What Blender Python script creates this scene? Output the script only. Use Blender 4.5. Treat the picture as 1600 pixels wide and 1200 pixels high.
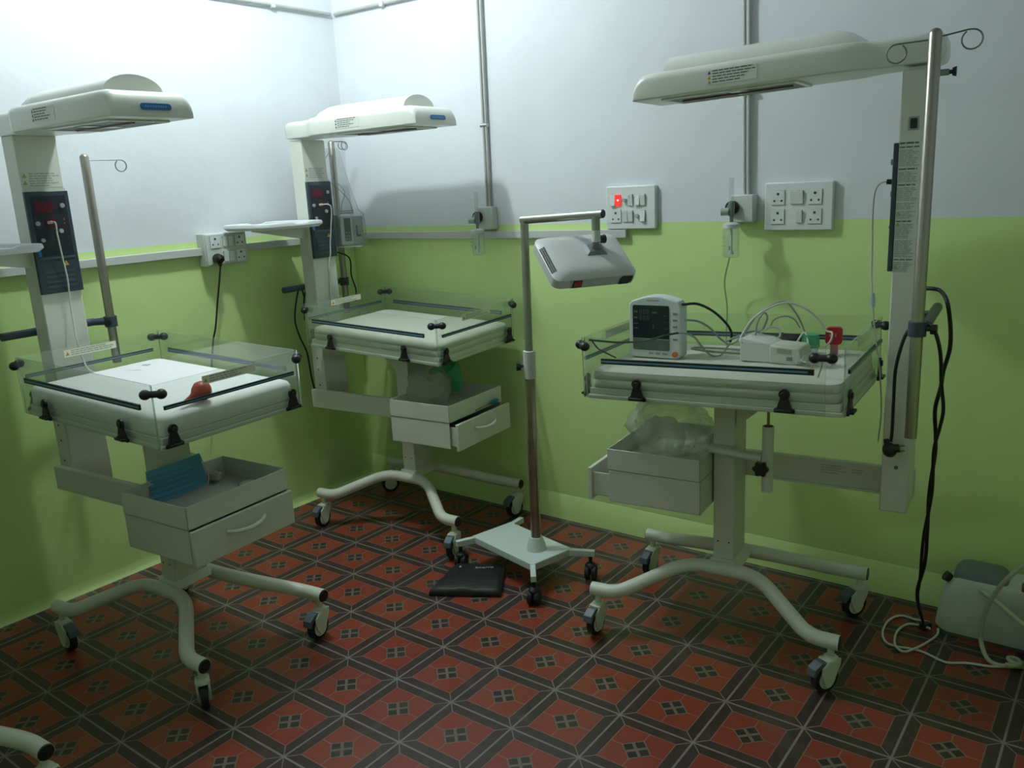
import bpy, bmesh, math, random
from mathutils import Vector, Matrix, noise
for o in list(bpy.data.objects): bpy.data.objects.remove(o)
SC = bpy.context.scene; COL = SC.collection
pi = math.pi; sin = math.sin; cos = math.cos
random.seed(7)

# ------------------------------------------------------------------ camera
CAM = Vector((3.4912, -3.1758, 1.6)); FPX = 1312.08
YAW, PIT, ROL = -0.65726, 0.23366, -0.05165
_f = Vector((sin(YAW)*cos(PIT), cos(YAW)*cos(PIT), -sin(PIT)))
_r0 = Vector((cos(YAW), -sin(YAW), 0)); _u0 = _r0.cross(_f)
_r = _r0*cos(ROL)+_u0*sin(ROL); _u = -_r0*sin(ROL)+_u0*cos(ROL)
cd = bpy.data.cameras.new('camera'); cam = bpy.data.objects.new('camera', cd); COL.objects.link(cam)
cd.sensor_width = 36; cd.lens = FPX/1600*36; cd.clip_start = .02
M = Matrix.Identity(4)
for i in range(3):
    M[i][0] = _r[i]; M[i][1] = _u[i]; M[i][2] = -_f[i]; M[i][3] = CAM[i]
cam.matrix_world = M; SC.camera = cam

# ------------------------------------------------------------------ world, exposure, light
SC.view_settings.view_transform = 'Standard'; SC.view_settings.look = 'None'
SC.view_settings.gamma = 1; SC.view_settings.use_curve_mapping = False
SC.view_settings.exposure = 0.0
w = bpy.data.worlds.new('world'); SC.world = w; w.use_nodes = True
w.node_tree.nodes['Background'].inputs[0].default_value = (.5, .55, .6, 1)
w.node_tree.nodes['Background'].inputs[1].default_value = .05
LAMP = (0.78, -1.13, 2.98)
ld = bpy.data.lights.new('bulb_light', 'POINT'); ld.energy = 72; ld.color = (.86, .965, 1.0); ld.shadow_soft_size = .045
lo = bpy.data.objects.new('bulb_light', ld); COL.objects.link(lo); lo.location = (LAMP[0], LAMP[1], LAMP[2]-.02)
ROOM = (0, 4.1, -3.7, 0, 3.15)   # x0 x1 y0 y1 height

# ------------------------------------------------------------------ materials
MATS = {}
def mat(name, col=(.8,.8,.8), rough=.5, metal=0, spec=.5, trans=0, emit=None, es=1, coat=0, sub=None, noise_amt=0, noise_scale=20, bump=0, bump_scale=60):
    if name in MATS: return MATS[name]
    m = bpy.data.materials.new(name); m.use_nodes = True; nt = m.node_tree; b = nt.nodes['Principled BSDF']
    b.inputs['Base Color'].default_value = (*col, 1); b.inputs['Roughness'].default_value = rough
    b.inputs['Metallic'].default_value = metal; b.inputs['Specular IOR Level'].default_value = spec
    if trans: b.inputs['Transmission Weight'].default_value = trans
    if coat: b.inputs['Coat Weight'].default_value = coat
    if emit: b.inputs['Emission Color'].default_value = (*emit, 1); b.inputs['Emission Strength'].default_value = es
    if noise_amt or bump:
        tc = nt.nodes.new('ShaderNodeTexCoord')
    if noise_amt:
        n = nt.nodes.new('ShaderNodeTexNoise'); n.inputs['Scale'].default_value = noise_scale; n.inputs['Detail'].default_value = 4
        nt.links.new(tc.outputs['Object'], n.inputs['Vector'])
        mp = nt.nodes.new('ShaderNodeMapRange'); mp.inputs[3].default_value = 1-noise_amt; mp.inputs[4].default_value = 1+noise_amt
        nt.links.new(n.outputs[0], mp.inputs[0])
        mx = nt.nodes.new('ShaderNodeVectorMath'); mx.operation = 'SCALE'; mx.inputs[0].default_value = col
        nt.links.new(mp.outputs[0], mx.inputs['Scale']); nt.links.new(mx.outputs[0], b.inputs['Base Color'])
    if bump:
        n2 = nt.nodes.new('ShaderNodeTexNoise'); n2.inputs['Scale'].default_value = bump_scale; n2.inputs['Detail'].default_value = 5
        nt.links.new(tc.outputs['Object'], n2.inputs['Vector'])
        bp = nt.nodes.new('ShaderNodeBump'); bp.inputs['Strength'].default_value = bump; bp.inputs['Distance'].default_value = .01
        nt.links.new(n2.outputs[0], bp.inputs['Height']); nt.links.new(bp.outputs[0], b.inputs['Normal'])
    MATS[name] = m; return m
def clear_mat(name, tint, gloss=.08, rough=.08, haze=.04, hazecol=(.8,.85,.8)):
    """thin clear plastic: tinted see-through + reflection + a little milky haze"""
    m = bpy.data.materials.new(name); m.use_nodes = True; nt = m.node_tree; nt.nodes.clear()
    out = nt.nodes.new('ShaderNodeOutputMaterial'); t = nt.nodes.new('ShaderNodeBsdfTransparent'); t.inputs[0].default_value = (*tint, 1)
    g = nt.nodes.new('ShaderNodeBsdfGlossy'); g.inputs['Roughness'].default_value = rough
    d = nt.nodes.new('ShaderNodeBsdfDiffuse'); d.inputs[0].default_value = (*hazecol, 1)
    m1 = nt.nodes.new('ShaderNodeMixShader'); m1.inputs[0].default_value = haze
    nt.links.new(t.outputs[0], m1.inputs[1]); nt.links.new(d.outputs[0], m1.inputs[2])
    lw = nt.nodes.new('ShaderNodeLayerWeight'); lw.inputs[0].default_value = .25
    mr = nt.nodes.new('ShaderNodeMapRange'); mr.inputs[3].default_value = gloss*.4; mr.inputs[4].default_value = min(1, gloss*5)
    nt.links.new(lw.outputs['Fresnel'], mr.inputs[0])
    m2 = nt.nodes.new('ShaderNodeMixShader'); nt.links.new(mr.outputs[0], m2.inputs[0])
    nt.links.new(m1.outputs[0], m2.inputs[1]); nt.links.new(g.outputs[0], m2.inputs[2]); nt.links.new(m2.outputs[0], out.inputs[0])
    MATS[name] = m; return m
cream = mat('cream_enamel', (.66,.68,.585), .38, coat=.1, noise_amt=.03, noise_scale=6)
hoodw = mat('moulded_white_plastic', (.72,.745,.66), .33, coat=.15)
casterp = mat('caster_plastic', (.62,.66,.55), .42)
rubber = mat('black_rubber', (.012,.012,.014), .55)
blackp = mat('black_plastic', (.012,.012,.013), .38)
greyp = mat('grey_pedal', (.10,.125,.15), .45)
barp = mat('slate_bar', (.045,.06,.085), .4)
panelp = mat('charcoal_panel', (.032,.05,.066), .33)
panelq = mat('dark_panel_window', (.018,.022,.03), .2)
redd = mat('dark_red_display', (.10,.006,.018), .2)
silver = mat('brushed_steel', (.34,.32,.27), .36, metal=1, noise_amt=.1, noise_scale=40)
chrome = mat('chrome', (.5,.5,.48), .2, metal=1)
wirem = mat('grey_wire', (.22,.23,.23), .35, metal=.9)
bluem = mat('blue_badge', (.02,.16,.42), .35)
bluel = mat('pale_lettering', (.16,.40,.66), .4)
labelm = mat('label_cream', (.86,.84,.66), .5)
labelw = mat('label_white', (.62,.66,.60), .5)
inkm = mat('label_ink', (.10,.12,.09), .6)
inkg = mat('label_ink_grey', (.36,.41,.36), .6)
yelm = mat('hazard_yellow', (.62,.36,.02), .5)
olivem = mat('hazard_olive', (.33,.38,.10), .5)
sheet = mat('white_cotton', (.88,.875,.85), .85, bump=.35, bump_scale=18)
sheet2 = mat('ivory_mattress', (.60,.60,.52), .7, noise_amt=.06, noise_scale=9, bump=.3, bump_scale=14)
blackcable = mat('black_cable', (.012,.013,.013), .5)
whitecable = mat('white_cable', (.62,.62,.54), .5)
greycable = mat('grey_cable', (.30,.34,.30), .5)
railk = mat('rail_black', (.01,.014,.02), .3)
railb = mat('rail_blue', (.13,.26,.37), .3)
acryl = clear_mat('clear_acrylic', (.95,.975,.95), .05, .04, .035)
acryledge = clear_mat('acrylic_edge', (.70,.82,.72), .2, .2, .35, (.55,.68,.55))
bagm = clear_mat('clear_polythene', (.93,.945,.90), .09, .25, .20, (.75,.78,.72))
bagthin = clear_mat('thin_polythene', (.95,.96,.96), .12, .2, .05)
bottlem = clear_mat('clear_bottle', (.93,.96,.94), .06, .08, .16, (.75,.82,.78))
greenclear = clear_mat('green_tinted_clear', (.50,.85,.65), .05, .2, .5, (.16,.62,.36))
switchw = mat('switch_white', (.74,.78,.75), .32)
switchd = mat('switch_gap', (.05,.055,.05), .6)
redglow = mat('lit_red_rocker', (.6,.02,.02), .3, emit=(1,.03,.02), es=1.3)
redw = mat('glow_core', (.9,.5,.5), .3, emit=(1,.55,.5), es=1.6)
redp = mat('red_rubber', (.42,.025,.02), .4)
redclip = mat('red_plastic', (.45,.012,.022), .3)
headg = mat('lamp_head_plastic', (.56,.575,.55), .35)
headd = mat('grey_bracket', (.20,.215,.22), .45)
standw = mat('stand_white', (.60,.68,.64), .4)
monw = mat('monitor_shell', (.62,.67,.65), .4)
screenk = mat('monitor_screen', (.012,.022,.030), .18)
screeng = mat('monitor_screen_lower', (.055,.085,.080), .2)
dimseg = mat('unlit_segments', (.10,.13,.13), .4)
orangem = mat('orange_knob', (.62,.13,.025), .4)
pipem = mat('painted_pipe', (.46,.47,.44), .4)
boxw = mat('outlet_white', (.62,.64,.60), .45)
maskb = mat('blue_mask_fabric', (.14,.40,.55), .8, bump=.2, bump_scale=90)
tissue = mat('crumpled_tissue', (.52,.53,.44), .85)
bluebr = mat('blue_bristle', (.015,.17,.36), .5)
bagk = mat('black_nylon', (.010,.011,.012), .55, bump=.3, bump_scale=25)
textw = mat('white_print', (.45,.47,.47), .5)
nebw = mat('machine_shell', (.60,.66,.57), .4)
nebg = mat('machine_grey', (.16,.19,.19), .4)
tubem = mat('pale_tubing', (.50,.54,.38), .35)
brass = mat('threaded_rod', (.30,.24,.10), .4, metal=.7)
bulbm = mat('bulb_glass', (.9,.95,1), .3, emit=(.86,.97,1.0), es=6)

def N(nt, t, **k):
    n = nt.nodes.new(t)
    for a, b in k.items(): setattr(n, a, b)
    return n
def wallmat(name, zb):
    m = bpy.data.materials.new(name); m.use_nodes = True; nt = m.node_tree; b = nt.nodes['Principled BSDF']; L = nt.links.new
    g = N(nt, 'ShaderNodeNewGeometry'); sp = N(nt, 'ShaderNodeSeparateXYZ'); L(g.outputs['Position'], sp.inputs[0])
    n0 = N(nt, 'ShaderNodeTexNoise'); n0.inputs['Scale'].default_value = 9; L(g.outputs['Position'], n0.inputs[0])
    ma = N(nt, 'ShaderNodeMath', operation='MULTIPLY_ADD'); ma.inputs[1].default_value = .006; L(n0.outputs[0], ma.inputs[0]); L(sp.outputs[2], ma.inputs[2])
    gt = N(nt, 'ShaderNodeMath', operation='GREATER_THAN'); gt.inputs[1].default_value = zb+.003; L(ma.outputs[0], gt.inputs[0])
    mx = N(nt, 'ShaderNodeMix', data_type='RGBA'); L(gt.outputs[0], mx.inputs[0])
    mx.inputs[6].default_value = (.64,.84,.335,1); mx.inputs[7].default_value = (.735,.77,.79,1)
    n1 = N(nt, 'ShaderNodeTexNoise'); n1.inputs['Scale'].default_value = 1.6; n1.inputs['Detail'].default_value = 6; L(g.outputs['Position'], n1.inputs[0])
    mr = N(nt, 'ShaderNodeMapRange'); mr.inputs[1].default_value = .3; mr.inputs[2].default_value = .7; mr.inputs[3].default_value = .93; mr.inputs[4].default_value = 1.05; L(n1.outputs[0], mr.inputs[0])
    vm = N(nt, 'ShaderNodeVectorMath', operation='SCALE'); L(mx.outputs[2], vm.inputs[0]); L(mr.outputs[0], vm.inputs['Scale']); L(vm.outputs[0], b.inputs['Base Color'])
    ro = N(nt, 'ShaderNodeMapRange'); ro.inputs[3].default_value = .38; ro.inputs[4].default_value = .6; L(gt.outputs[0], ro.inputs[0]); L(ro.outputs[0], b.inputs['Roughness'])
    n2 = N(nt, 'ShaderNodeTexNoise'); n2.inputs['Scale'].default_value = 7; n2.inputs['Detail'].default_value = 8; L(g.outputs['Position'], n2.inputs[0])
    bp = N(nt, 'ShaderNodeBump'); bp.inputs['Strength'].default_value = .22; bp.inputs['Distance'].default_value = .02; L(n2.outputs[0], bp.inputs['Height']); L(bp.outputs[0], b.inputs['Normal'])
    MATS[name] = m; return m
wallm = wallmat('two_tone_wall_paint', 1.416)

def floormat():
    m = bpy.data.materials.new('patterned_floor'); m.use_nodes = True; nt = m.node_tree; b = nt.nodes['Principled BSDF']; L = nt.links.new
    g = N(nt, 'ShaderNodeNewGeometry'); sp = N(nt, 'ShaderNodeSeparateXYZ'); L(g.outputs['Position'], sp.inputs[0])
    def mth(op, a, b_=None, c_=None):
        n = N(nt, 'ShaderNodeMath', operation=op)
        for i, v in enumerate((a, b_, c_)):
            if v is None: continue
            if isinstance(v, (int, float)): n.inputs[i].default_value = v
            else: L(v, n.inputs[i])
        return n.outputs[0]
    u0 = mth('DIVIDE', mth('SUBTRACT', sp.outputs[0], 1.118), .2415); v0 = mth('DIVIDE', mth('ADD', sp.outputs[1], .9725), .2355)
    U = mth('MULTIPLY_ADD', mth('FRACT', u0), 2, -1); V = mth('MULTIPLY_ADD', mth('FRACT', v0), 2, -1)
    aU = mth('ABSOLUTE', U); aV = mth('ABSOLUTE', V); mx = mth('MAXIMUM', aU, aV); mn = mth('MINIMUM', aU, aV)
    p = mth('ABSOLUTE', mth('MULTIPLY', mth('ADD', U, V), .5)); q = mth('ABSOLUTE', mth('MULTIPLY', mth('SUBTRACT', U, V), .5))
    r = mth('MAXIMUM', p, q); s = mth('MINIMUM', p, q)
    band = mth('GREATER_THAN', mx, .71)
    grout = mth('GREATER_THAN', mx, .972)
    inner = mth('MULTIPLY', mth('GREATER_THAN', mx, .685), mth('LESS_THAN', mx, .712))
    mitre = mth('MULTIPLY', band, mth('LESS_THAN', mth('SUBTRACT', mx, mn), .022))
    centre = mth('LESS_THAN', r, .205)
    spoke = mth('MULTIPLY', mth('MULTIPLY', mth('LESS_THAN', mn, .014), mth('LESS_THAN', mx, .7)), mth('GREATER_THAN', r, .19))
    lines = mth('MAXIMUM', mth('MAXIMUM', grout, mth('MULTIPLY', inner, .55)), mth('MAXIMUM', mth('MULTIPLY', mitre, .8), mth('MULTIPLY', spoke, .55)))
    sq = mth('MULTIPLY', mth('LESS_THAN', r, .18), mth('GREATER_THAN', s, .028))
    def noisev(sc, det=3):
        n = N(nt, 'ShaderNodeTexNoise'); n.inputs['Scale'].default_value = sc; n.inputs['Detail'].default_value = det; L(g.outputs['Position'], n.inputs[0]); return n.outputs[0]
    # per tile tone
    wn = N(nt, 'ShaderNodeTexWhiteNoise', noise_dimensions='2D'); cb = N(nt, 'ShaderNodeCombineXYZ'); L(mth('FLOOR', u0), cb.inputs[0]); L(mth('FLOOR', v0), cb.inputs[1]); L(cb.outputs[0], wn.inputs['Vector'])
    def mix(f, a, b_):
        n = N(nt, 'ShaderNodeMix', data_type='RGBA')
        if isinstance(f, (int, float)): n.inputs[0].default_value = f
        else: L(f, n.inputs[0])
        for i, v in ((6, a), (7, b_)):
            if isinstance(v, tuple): n.inputs[i].default_value = (*v, 1)
            else: L(v, n.inputs[i])
        return n.outputs[2]
    tone = mth('MULTIPLY_ADD', wn.outputs[0], .5, mth('MULTIPLY_ADD', noisev(3), 1.4, -.45))
    red = mix(tone, (.235,.032,.022), (.245,.054,.021))
    dark = mix(noisev(25), (.032,.019,.017), (.066,.044,.038))
    c = mix(band, red, dark)
    c = mix(centre, c, (.17,.13,.10)); c = mix(sq, c, (.032,.026,.022))
    c = mix(lines, c, (.23,.19,.175))
    # scuffs and dust
    st = N(nt, 'ShaderNodeTexNoise'); st.inputs['Scale'].default_value = 4.3; st.inputs['Detail'].default_value = 9; st.inputs['Distortion'].default_value = 2.2; L(g.outputs['Position'], st.inputs[0])
    dirt = N(nt, 'ShaderNodeMapRange'); dirt.inputs[1].default_value = .57; dirt.inputs[2].default_value = .75; dirt.inputs[4].default_value = .35; L(st.outputs[0], dirt.inputs[0])
    c = mix(dirt.outputs[0], c, (.14,.105,.08))
    L(c, b.inputs['Base Color'])
    rr = N(nt, 'ShaderNodeMapRange'); rr.inputs[3].default_value = .22; rr.inputs[4].default_value = .5; L(noisev(6, 6), rr.inputs[0]); L(rr.outputs[0], b.inputs['Roughness'])
    bp = N(nt, 'ShaderNodeBump'); bp.inputs['Strength'].default_value = .15; bp.inputs['Distance'].default_value = .004; L(mth('SUBTRACT', 1, lines), bp.inputs['Height']); L(bp.outputs[0], b.inputs['Normal'])
    b.inputs['Specular IOR Level'].default_value = .45
    MATS['patterned_floor'] = m; return m
floorm = floormat()

# ------------------------------------------------------------------ mesh builder
class MB:
    def __init__(s): s.v = []; s.f = []; s.m = []; s.T = None; s.mats = []; s.cur = 0
    def use(s, m):
        if m not in s.mats: s.mats.append(m)
        s.cur = s.mats.index(m); return s
    def add(s, vs, fs):
        o = len(s.v); s.v += [Vector(s.T(Vector(p))) if s.T else Vector(p) for p in vs]
        for f in fs: s.f.append([o+i for i in f]); s.m.append(s.cur)
    def box(s, lo, hi, R=None, c=None):
        x0, y0, z0 = lo; x1, y1, z1 = hi
        vs = [Vector(p) for p in ((x0,y0,z0),(x1,y0,z0),(x1,y1,z0),(x0,y1,z0),(x0,y0,z1),(x1,y0,z1),(x1,y1,z1),(x0,y1,z1))]
        if R is not None:
            c = Vector(c) if c is not None else sum(vs, Vector())/8
            vs = [R @ (p-c) + c for p in vs]
        s.add(vs, [(0,3,2,1),(4,5,6,7),(0,1,5,4),(1,2,6,5),(2,3,7,6),(3,0,4,7)]); return s
    def prism(s, poly, axis, a, b):
        """poly of 2-D points in the other two axes (in xyz order), extruded along axis a..b"""
        n = len(poly)
        def P(p, t):
            q = list(p); q.insert(axis, t); return q
        vs = [P(p, a) for p in poly]+[P(p, b) for p in poly]
        s.add(vs, [tuple(range(n))[::-1], tuple(range(n, 2*n))]+[(i, (i+1)%n, n+(i+1)%n, n+i) for i in range(n)]); return s
    def tube(s, pts, r, seg=10, caps=True, closed=False):
        pts = [Vector(p) for p in pts]; n = len(pts); rs = r if isinstance(r, (list, tuple)) else [r]*n
        tang = []
        for i in range(n):
            a = pts[(i-1) % n] if (closed or i > 0) else pts[i]; b = pts[(i+1) % n] if (closed or i < n-1) else pts[i]
            t = b-a; tang.append(t.normalized() if t.length > 1e-9 else Vector((0,0,1)))
        up = Vector((0,0,1)) if abs(tang[0].z) < .9 else Vector((1,0,0))
        nrm = tang[0].cross(up).normalized(); vs = []
        for i in range(n):
            nrm = nrm - tang[i]*nrm.dot(tang[i]); nrm = nrm.normalized() if nrm.length > 1e-6 else tang[i].orthogonal().normalized()
            bn = tang[i].cross(nrm)
            for k in range(seg):
                a = 2*pi*k/seg; vs.append(pts[i]+(nrm*cos(a)+bn*sin(a))*rs[i])
        fs = []
        for i in range(n if closed else n-1):
            j = (i+1) % n
            for k in range(seg):
                k2 = (k+1) % seg; fs.append((i*seg+k, i*seg+k2, j*seg+k2, j*seg+k))
        if caps and not closed: fs += [tuple(range(seg))[::-1], tuple((n-1)*seg+k for k in range(seg))]
        s.add(vs, fs); return s
    def cyl(s, a, b, r, seg=20, r2=None): return s.tube([a, b], [r, r2 if r2 is not None else r], seg)
    def loft(s, rings, caps=True):
        n = len(rings[0]); vs = [p for r in rings for p in r]; fs = []
        for i in range(len(rings)-1):
            for k in range(n):
                k2 = (k+1) % n; fs.append((i*n+k, i*n+k2, (i+1)*n+k2, (i+1)*n+k))
        if caps: fs += [tuple(range(n))[::-1], tuple((len(rings)-1)*n+k for k in range(n))]
        s.add(vs, fs); return s
    def ball(s, c, r, seg=16, rings=10, fn=None):
        c = Vector(c); r = Vector(r) if isinstance(r, (tuple, list)) else Vector((r, r, r)); vs = []; fs = []
        for i in range(1, rings):
            t = pi*i/rings
            for k in range(seg):
                a = 2*pi*k/seg; vs.append(Vector((sin(t)*cos(a), sin(t)*sin(a), cos(t))))
        vs += [Vector((0,0,1)), Vector((0,0,-1))]; m = len(vs)
        for i in range(rings-2):
            for k in range(seg):
                k2 = (k+1) % seg; fs.append((i*seg+k, (i+1)*seg+k, (i+1)*seg+k2, i*seg+k2))
        for k in range(seg):
            k2 = (k+1) % seg; fs.append((m-2, k, k2)); fs.append((m-1, (rings-2)*seg+k2, (rings-2)*seg+k))
        out = []
        for p in vs:
            k = fn(p) if fn else 1
            out.append(c+Vector((p.x*r.x, p.y*r.y, p.z*r.z))*k)
        s.add(out, fs); return s
    def build(s, name, parent=None, bev=0, bseg=2, smooth=True, angle=35, subsurf=0):
        me = bpy.data.meshes.new(name); me.from_pydata([tuple(p) for p in s.v], [], s.f)
        for m in (s.mats or [cream]): me.materials.append(m)
        for i, p in enumerate(me.polygons): p.material_index = s.m[i] if s.mats else 0
        bm = bmesh.new(); bm.from_mesh(me); bmesh.ops.recalc_face_normals(bm, faces=bm.faces); bm.to_mesh(me); bm.free()
        if smooth: me.shade_smooth(); me.set_sharp_from_angle(angle=math.radians(angle))
        o = bpy.data.objects.new(name, me); COL.objects.link(o)
        if parent: o.parent = parent
        if bev:
            b = o.modifiers.new('bevel', 'BEVEL'); b.width = bev; b.segments = bseg; b.limit_method = 'ANGLE'; b.angle_limit = math.radians(40); b.harden_normals = False
        if subsurf:
            q = o.modifiers.new('sub', 'SUBSURF'); q.levels = subsurf; q.render_levels = subsurf
        return o
def mb(m): return MB().use(m)
def rounded(pts, rad, n=6):
    """polyline with its corners rounded off"""
    pts = [Vector(p) for p in pts]; out = [pts[0]]
    for i in range(1, len(pts)-1):
        a, b, c = pts[i-1], pts[i], pts[i+1]; d1 = (a-b); d2 = (c-b); k = min(rad, d1.length*.48, d2.length*.48)
        p = b+d1.normalized()*k; q = b+d2.normalized()*k
        for j in range(n+1):
            t = j/n; out.append(p*(1-t)**2+b*2*t*(1-t)+q*t*t)
    out.append(pts[-1]); return out
def curve(pts, n=8):
    """Catmull-Rom through the points"""
    P = [Vector(p) for p in pts]; P = [P[0]*2-P[1]]+P+[P[-1]*2-P[-2]]; out = []
    for i in range(1, len(P)-2):
        for j in range(n):
            t = j/n; a, b, c, d = P[i-1], P[i], P[i+1], P[i+2]
            out.append(.5*((2*b)+(c-a)*t+(2*a-5*b+4*c-d)*t*t+(3*b-a-3*c+d)*t**3))
    out.append(P[-2]); return out
def setp(o, label=None, cat=None, group=None, kind=None):
    if label: o['label'] = label
    if cat: o['category'] = cat
    if group: o['group'] = group
    if kind: o['kind'] = kind
    return o
def thing(name, label, cat, loc=(0,0,0), rz=0, group=None, kind=None):
    e = bpy.data.objects.new(name, None); COL.objects.link(e); e.location = loc; e.rotation_euler = (0,0,rz); e.empty_display_size = .05
    return setp(e, label, cat, group, kind)
def ray_dir(px, py): return (px-800)/FPX*_r-(py-600)/FPX*_u+_f
def on(px, py, axis, val):
    """the point of the real plane (axis = val) seen in direction px, py"""
    d = ray_dir(px, py); t = (val-CAM[axis])/d[axis]; return CAM+d*t

# ------------------------------------------------------------------ the room
x0, x1, y0, y1, H = ROOM
def struct(b, name, **k): return setp(b.build(name, **k), kind='structure')
struct(mb(floorm).box((x0-.1,y0-.1,-.06),(x1+.1,y1+.1,0)), 'floor', smooth=False)
struct(mb(wallm).box((x0-.12,y0-.12,0),(0,y1+.12,H)), 'wall_left', smooth=False)
struct(mb(wallm).box((0,0,0),(x1,.12,H)), 'wall_back', smooth=False)
struct(mb(wallm).box((x1,y0-.12,0),(x1+.12,.12,H)), 'wall_right', smooth=False)
struct(mb(wallm).box((0,y0-.12,0),(x1,y0,H)), 'wall_front', smooth=False)
struct(mb(mat('ceiling_paint',(.80,.82,.82),.7)).box((x0-.12,y0-.12,H),(x1+.12,y1+.12,H+.1)), 'ceiling', smooth=False)
# plaster skirting: a shallow sloping ledge on the back wall, a cove on the left wall
struct(mb(wallm).prism([(.0,.125),(-.002,.122),(-.016,0),(0,0)],0,.0,x1), 'baseboard_back')
cv = mb(wallm); rings = []
for i in range(61):
    y = -3.69+i*3.69/60; k = 1+.25*noise.noise(Vector((y*5,1,0)))
    rings.append([Vector((0,y,0)),Vector(((.012+.016*(i/60)**4)*k,y,0)),Vector(((.006+.008*(i/60)**4)*k,y,.010*k)),Vector((.002*k,y,.022*k)),Vector((.0,y,.045*k))])
cv.loft(rings); struct(cv, 'baseboard_left')
# white wiring battens along both walls
trimw = mat('batten_white', (.56,.575,.55), .5)
struct(mb(trimw).box((0,-3.69,1.353),(.030,-.001,1.387)), 'trim_1', bev=.002)
struct(mb(trimw).box((.030,-.024,1.354),(1.705,0,1.388)), 'trim_2', bev=.002)

# ceiling-height conduits with clips
def conduit(label, a, b, clips, nrm):
    t = thing('conduit', label, 'conduit pipe', a)
    a = Vector(a); b = Vector(b)
    mb(pipem).cyl((0,0,0), b-a, .0085, 12).build('pipe', t)
    for k in clips:
        p = (b-a)*k; c = mb(boxw); c.box(p-Vector((.012,.012,.014)), p+Vector((.012,.012,.012))); c.build('clip', t, bev=.003)
conduit('thin grey conduit running high along the left wall to the corner', (.016,-2.6,2.487), (.016,-.03,2.487), (.25,.55,.86), 0)
conduit('thin grey conduit running high along the back wall from the corner', (.03,-.014,2.487), (4.08,-.014,2.445), (.085,.3,.6), 1)

# vertical gas pipes with wall outlets
def gas_pipes(px, label):
    a = on(px[0], px[1], 1, -.015); b = on(px[2], px[3], 1, -.015)
    t = thing('gas_pipe', label, 'pipe', (b.x,-.015,b.z)); s = (a.x-b.x)/(a.z-b.z)*(3.14-b.z)
    mb(pipem).cyl((-.006,0,0), (s-.012,0,3.14-b.z), .0065, 12).build('pipe', t)
    mb(pipem).cyl((.009,0,0), (s+.010,0,3.14-b.z), .0065, 12).build('pipe', t)
    j = mb(chrome); j.cyl((-.018,0,.38),(.020,0,.38),.010,12); j.build('pipe_joint', t)
gas_pipes((748,0,763.5,327), 'pair of thin grey gas pipes above the left flowmeter')
gas_pipes((1167,0,1166,309), 'pair of thin grey gas pipes above the right flowmeter')
def flowmeter(side, ox, oz, tpx, tub, bot):
    t = thing('gas_outlet', 'white square gas wall outlet with black socket, %s of the two on the back wall' % side, 'wall outlet', (ox,0,oz))
    mb(boxw).box((-.048,-.045,-.055),(.045,0,.05)).build('outlet_box', t, bev=.005)
    sx = -.035
    s = mb(blackp); s.cyl((sx,-.045,.003),(sx,-.060,.003),.026,24); s.build('socket_ring', t)
    mb(chrome).cyl((sx,-.055,.003),(sx,-.066,.003),.017,20).build('socket_collar', t)
    # the flowmeter, plugged into the outlet
    o = Vector((ox+sx, -.066, oz+.003)); Y = -.105
    a = on(tub[0], tub[1], 1, Y); b = on(tub[0], tub[2], 1, Y); c = on(bot[0], bot[1], 1, Y); d = on(bot[0], bot[2], 1, Y)
    f = thing('flowmeter', 'clear oxygen flowmeter with humidifier bottle on the %s wall outlet' % side, 'flowmeter', (b.x, Y, d.z))
    O = Vector((b.x, Y, d.z)); body = mb(mat('flowmeter_metal',(.20,.24,.22),.35,metal=.4))
    zb = o.z-O.z; body.tube([(o.x-O.x,o.y-O.y,zb),(0,0,zb)], .010, 12); body.cyl((0,0,zb-.028),(0,0,zb+.022),.012,14)
    body.cyl((0,0,c.z-O.z),(0,0,zb-.02),.007,12); body.build('valve_body', f)
    mb(bottlem).cyl((0,0,zb+.018),(0,0,a.z-O.z),.0085,14).build('sight_tube', f)
    k = mb(mat('valve_knob',(.38,.46,.42),.4)); k.cyl((-.008,-.006,zb-.012),(-.036,-.014,zb-.012),.014,12); k.build('valve_knob', f)
    hb = c.z-O.z; cap = mb(mat('bottle_cap',(.58,.64,.60),.4)); cap.tube([(0,0,hb),(0,0,hb-.008),(0,0,hb-.022)],[.018,.031,.031],20); cap.build('bottle_cap', f)
    bt = mb(bottlem); bt.tube([(0,0,hb-.022),(0,0,hb-.034),(0,0,.05),(0,0,.006),(0,0,0)],[.026,.030,.030,.030,.026],22); bt.build('bottle', f)
    mb(mat('dip_tube',(.62,.68,.64),.4)).tube([(0,0,hb-.02),(0,0,.03),(0,0,.012)],[.005,.005,.011],10).build('dip_tube', f)
    g = mb(mat('bottle_marks',(.10,.28,.20),.5))
    for z in (.045,.06,.075): g.box((-.022,-.0318,z),(-.006,-.0305,z+.0016))
    g.box((.004,-.0325,.03),(.009,-.030,.045)); g.build('level_marks', f)
    return f
flowmeter('left', .962, 1.452, 0, (745,300,334), (741,357,398))
flowmeter('right', 2.222, 1.466, 0, (1143,278,320), (1143,347,402))
# thin tubing drooping from the right flowmeter down behind the monitor
p = [on(1140,402,1,-.10), on(1132,440,1,-.06), on(1136,480,1,-.05), on(1135,520,1,-.04), on(1134,600,1,-.03)]
setp(mb(mat('thin_green_tube',(.36,.48,.22),.4)).tube(curve(p),.0028,8).build('oxygen_tube'), 'thin pale tube hanging down the green wall from the right flowmeter', 'tube')

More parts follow.
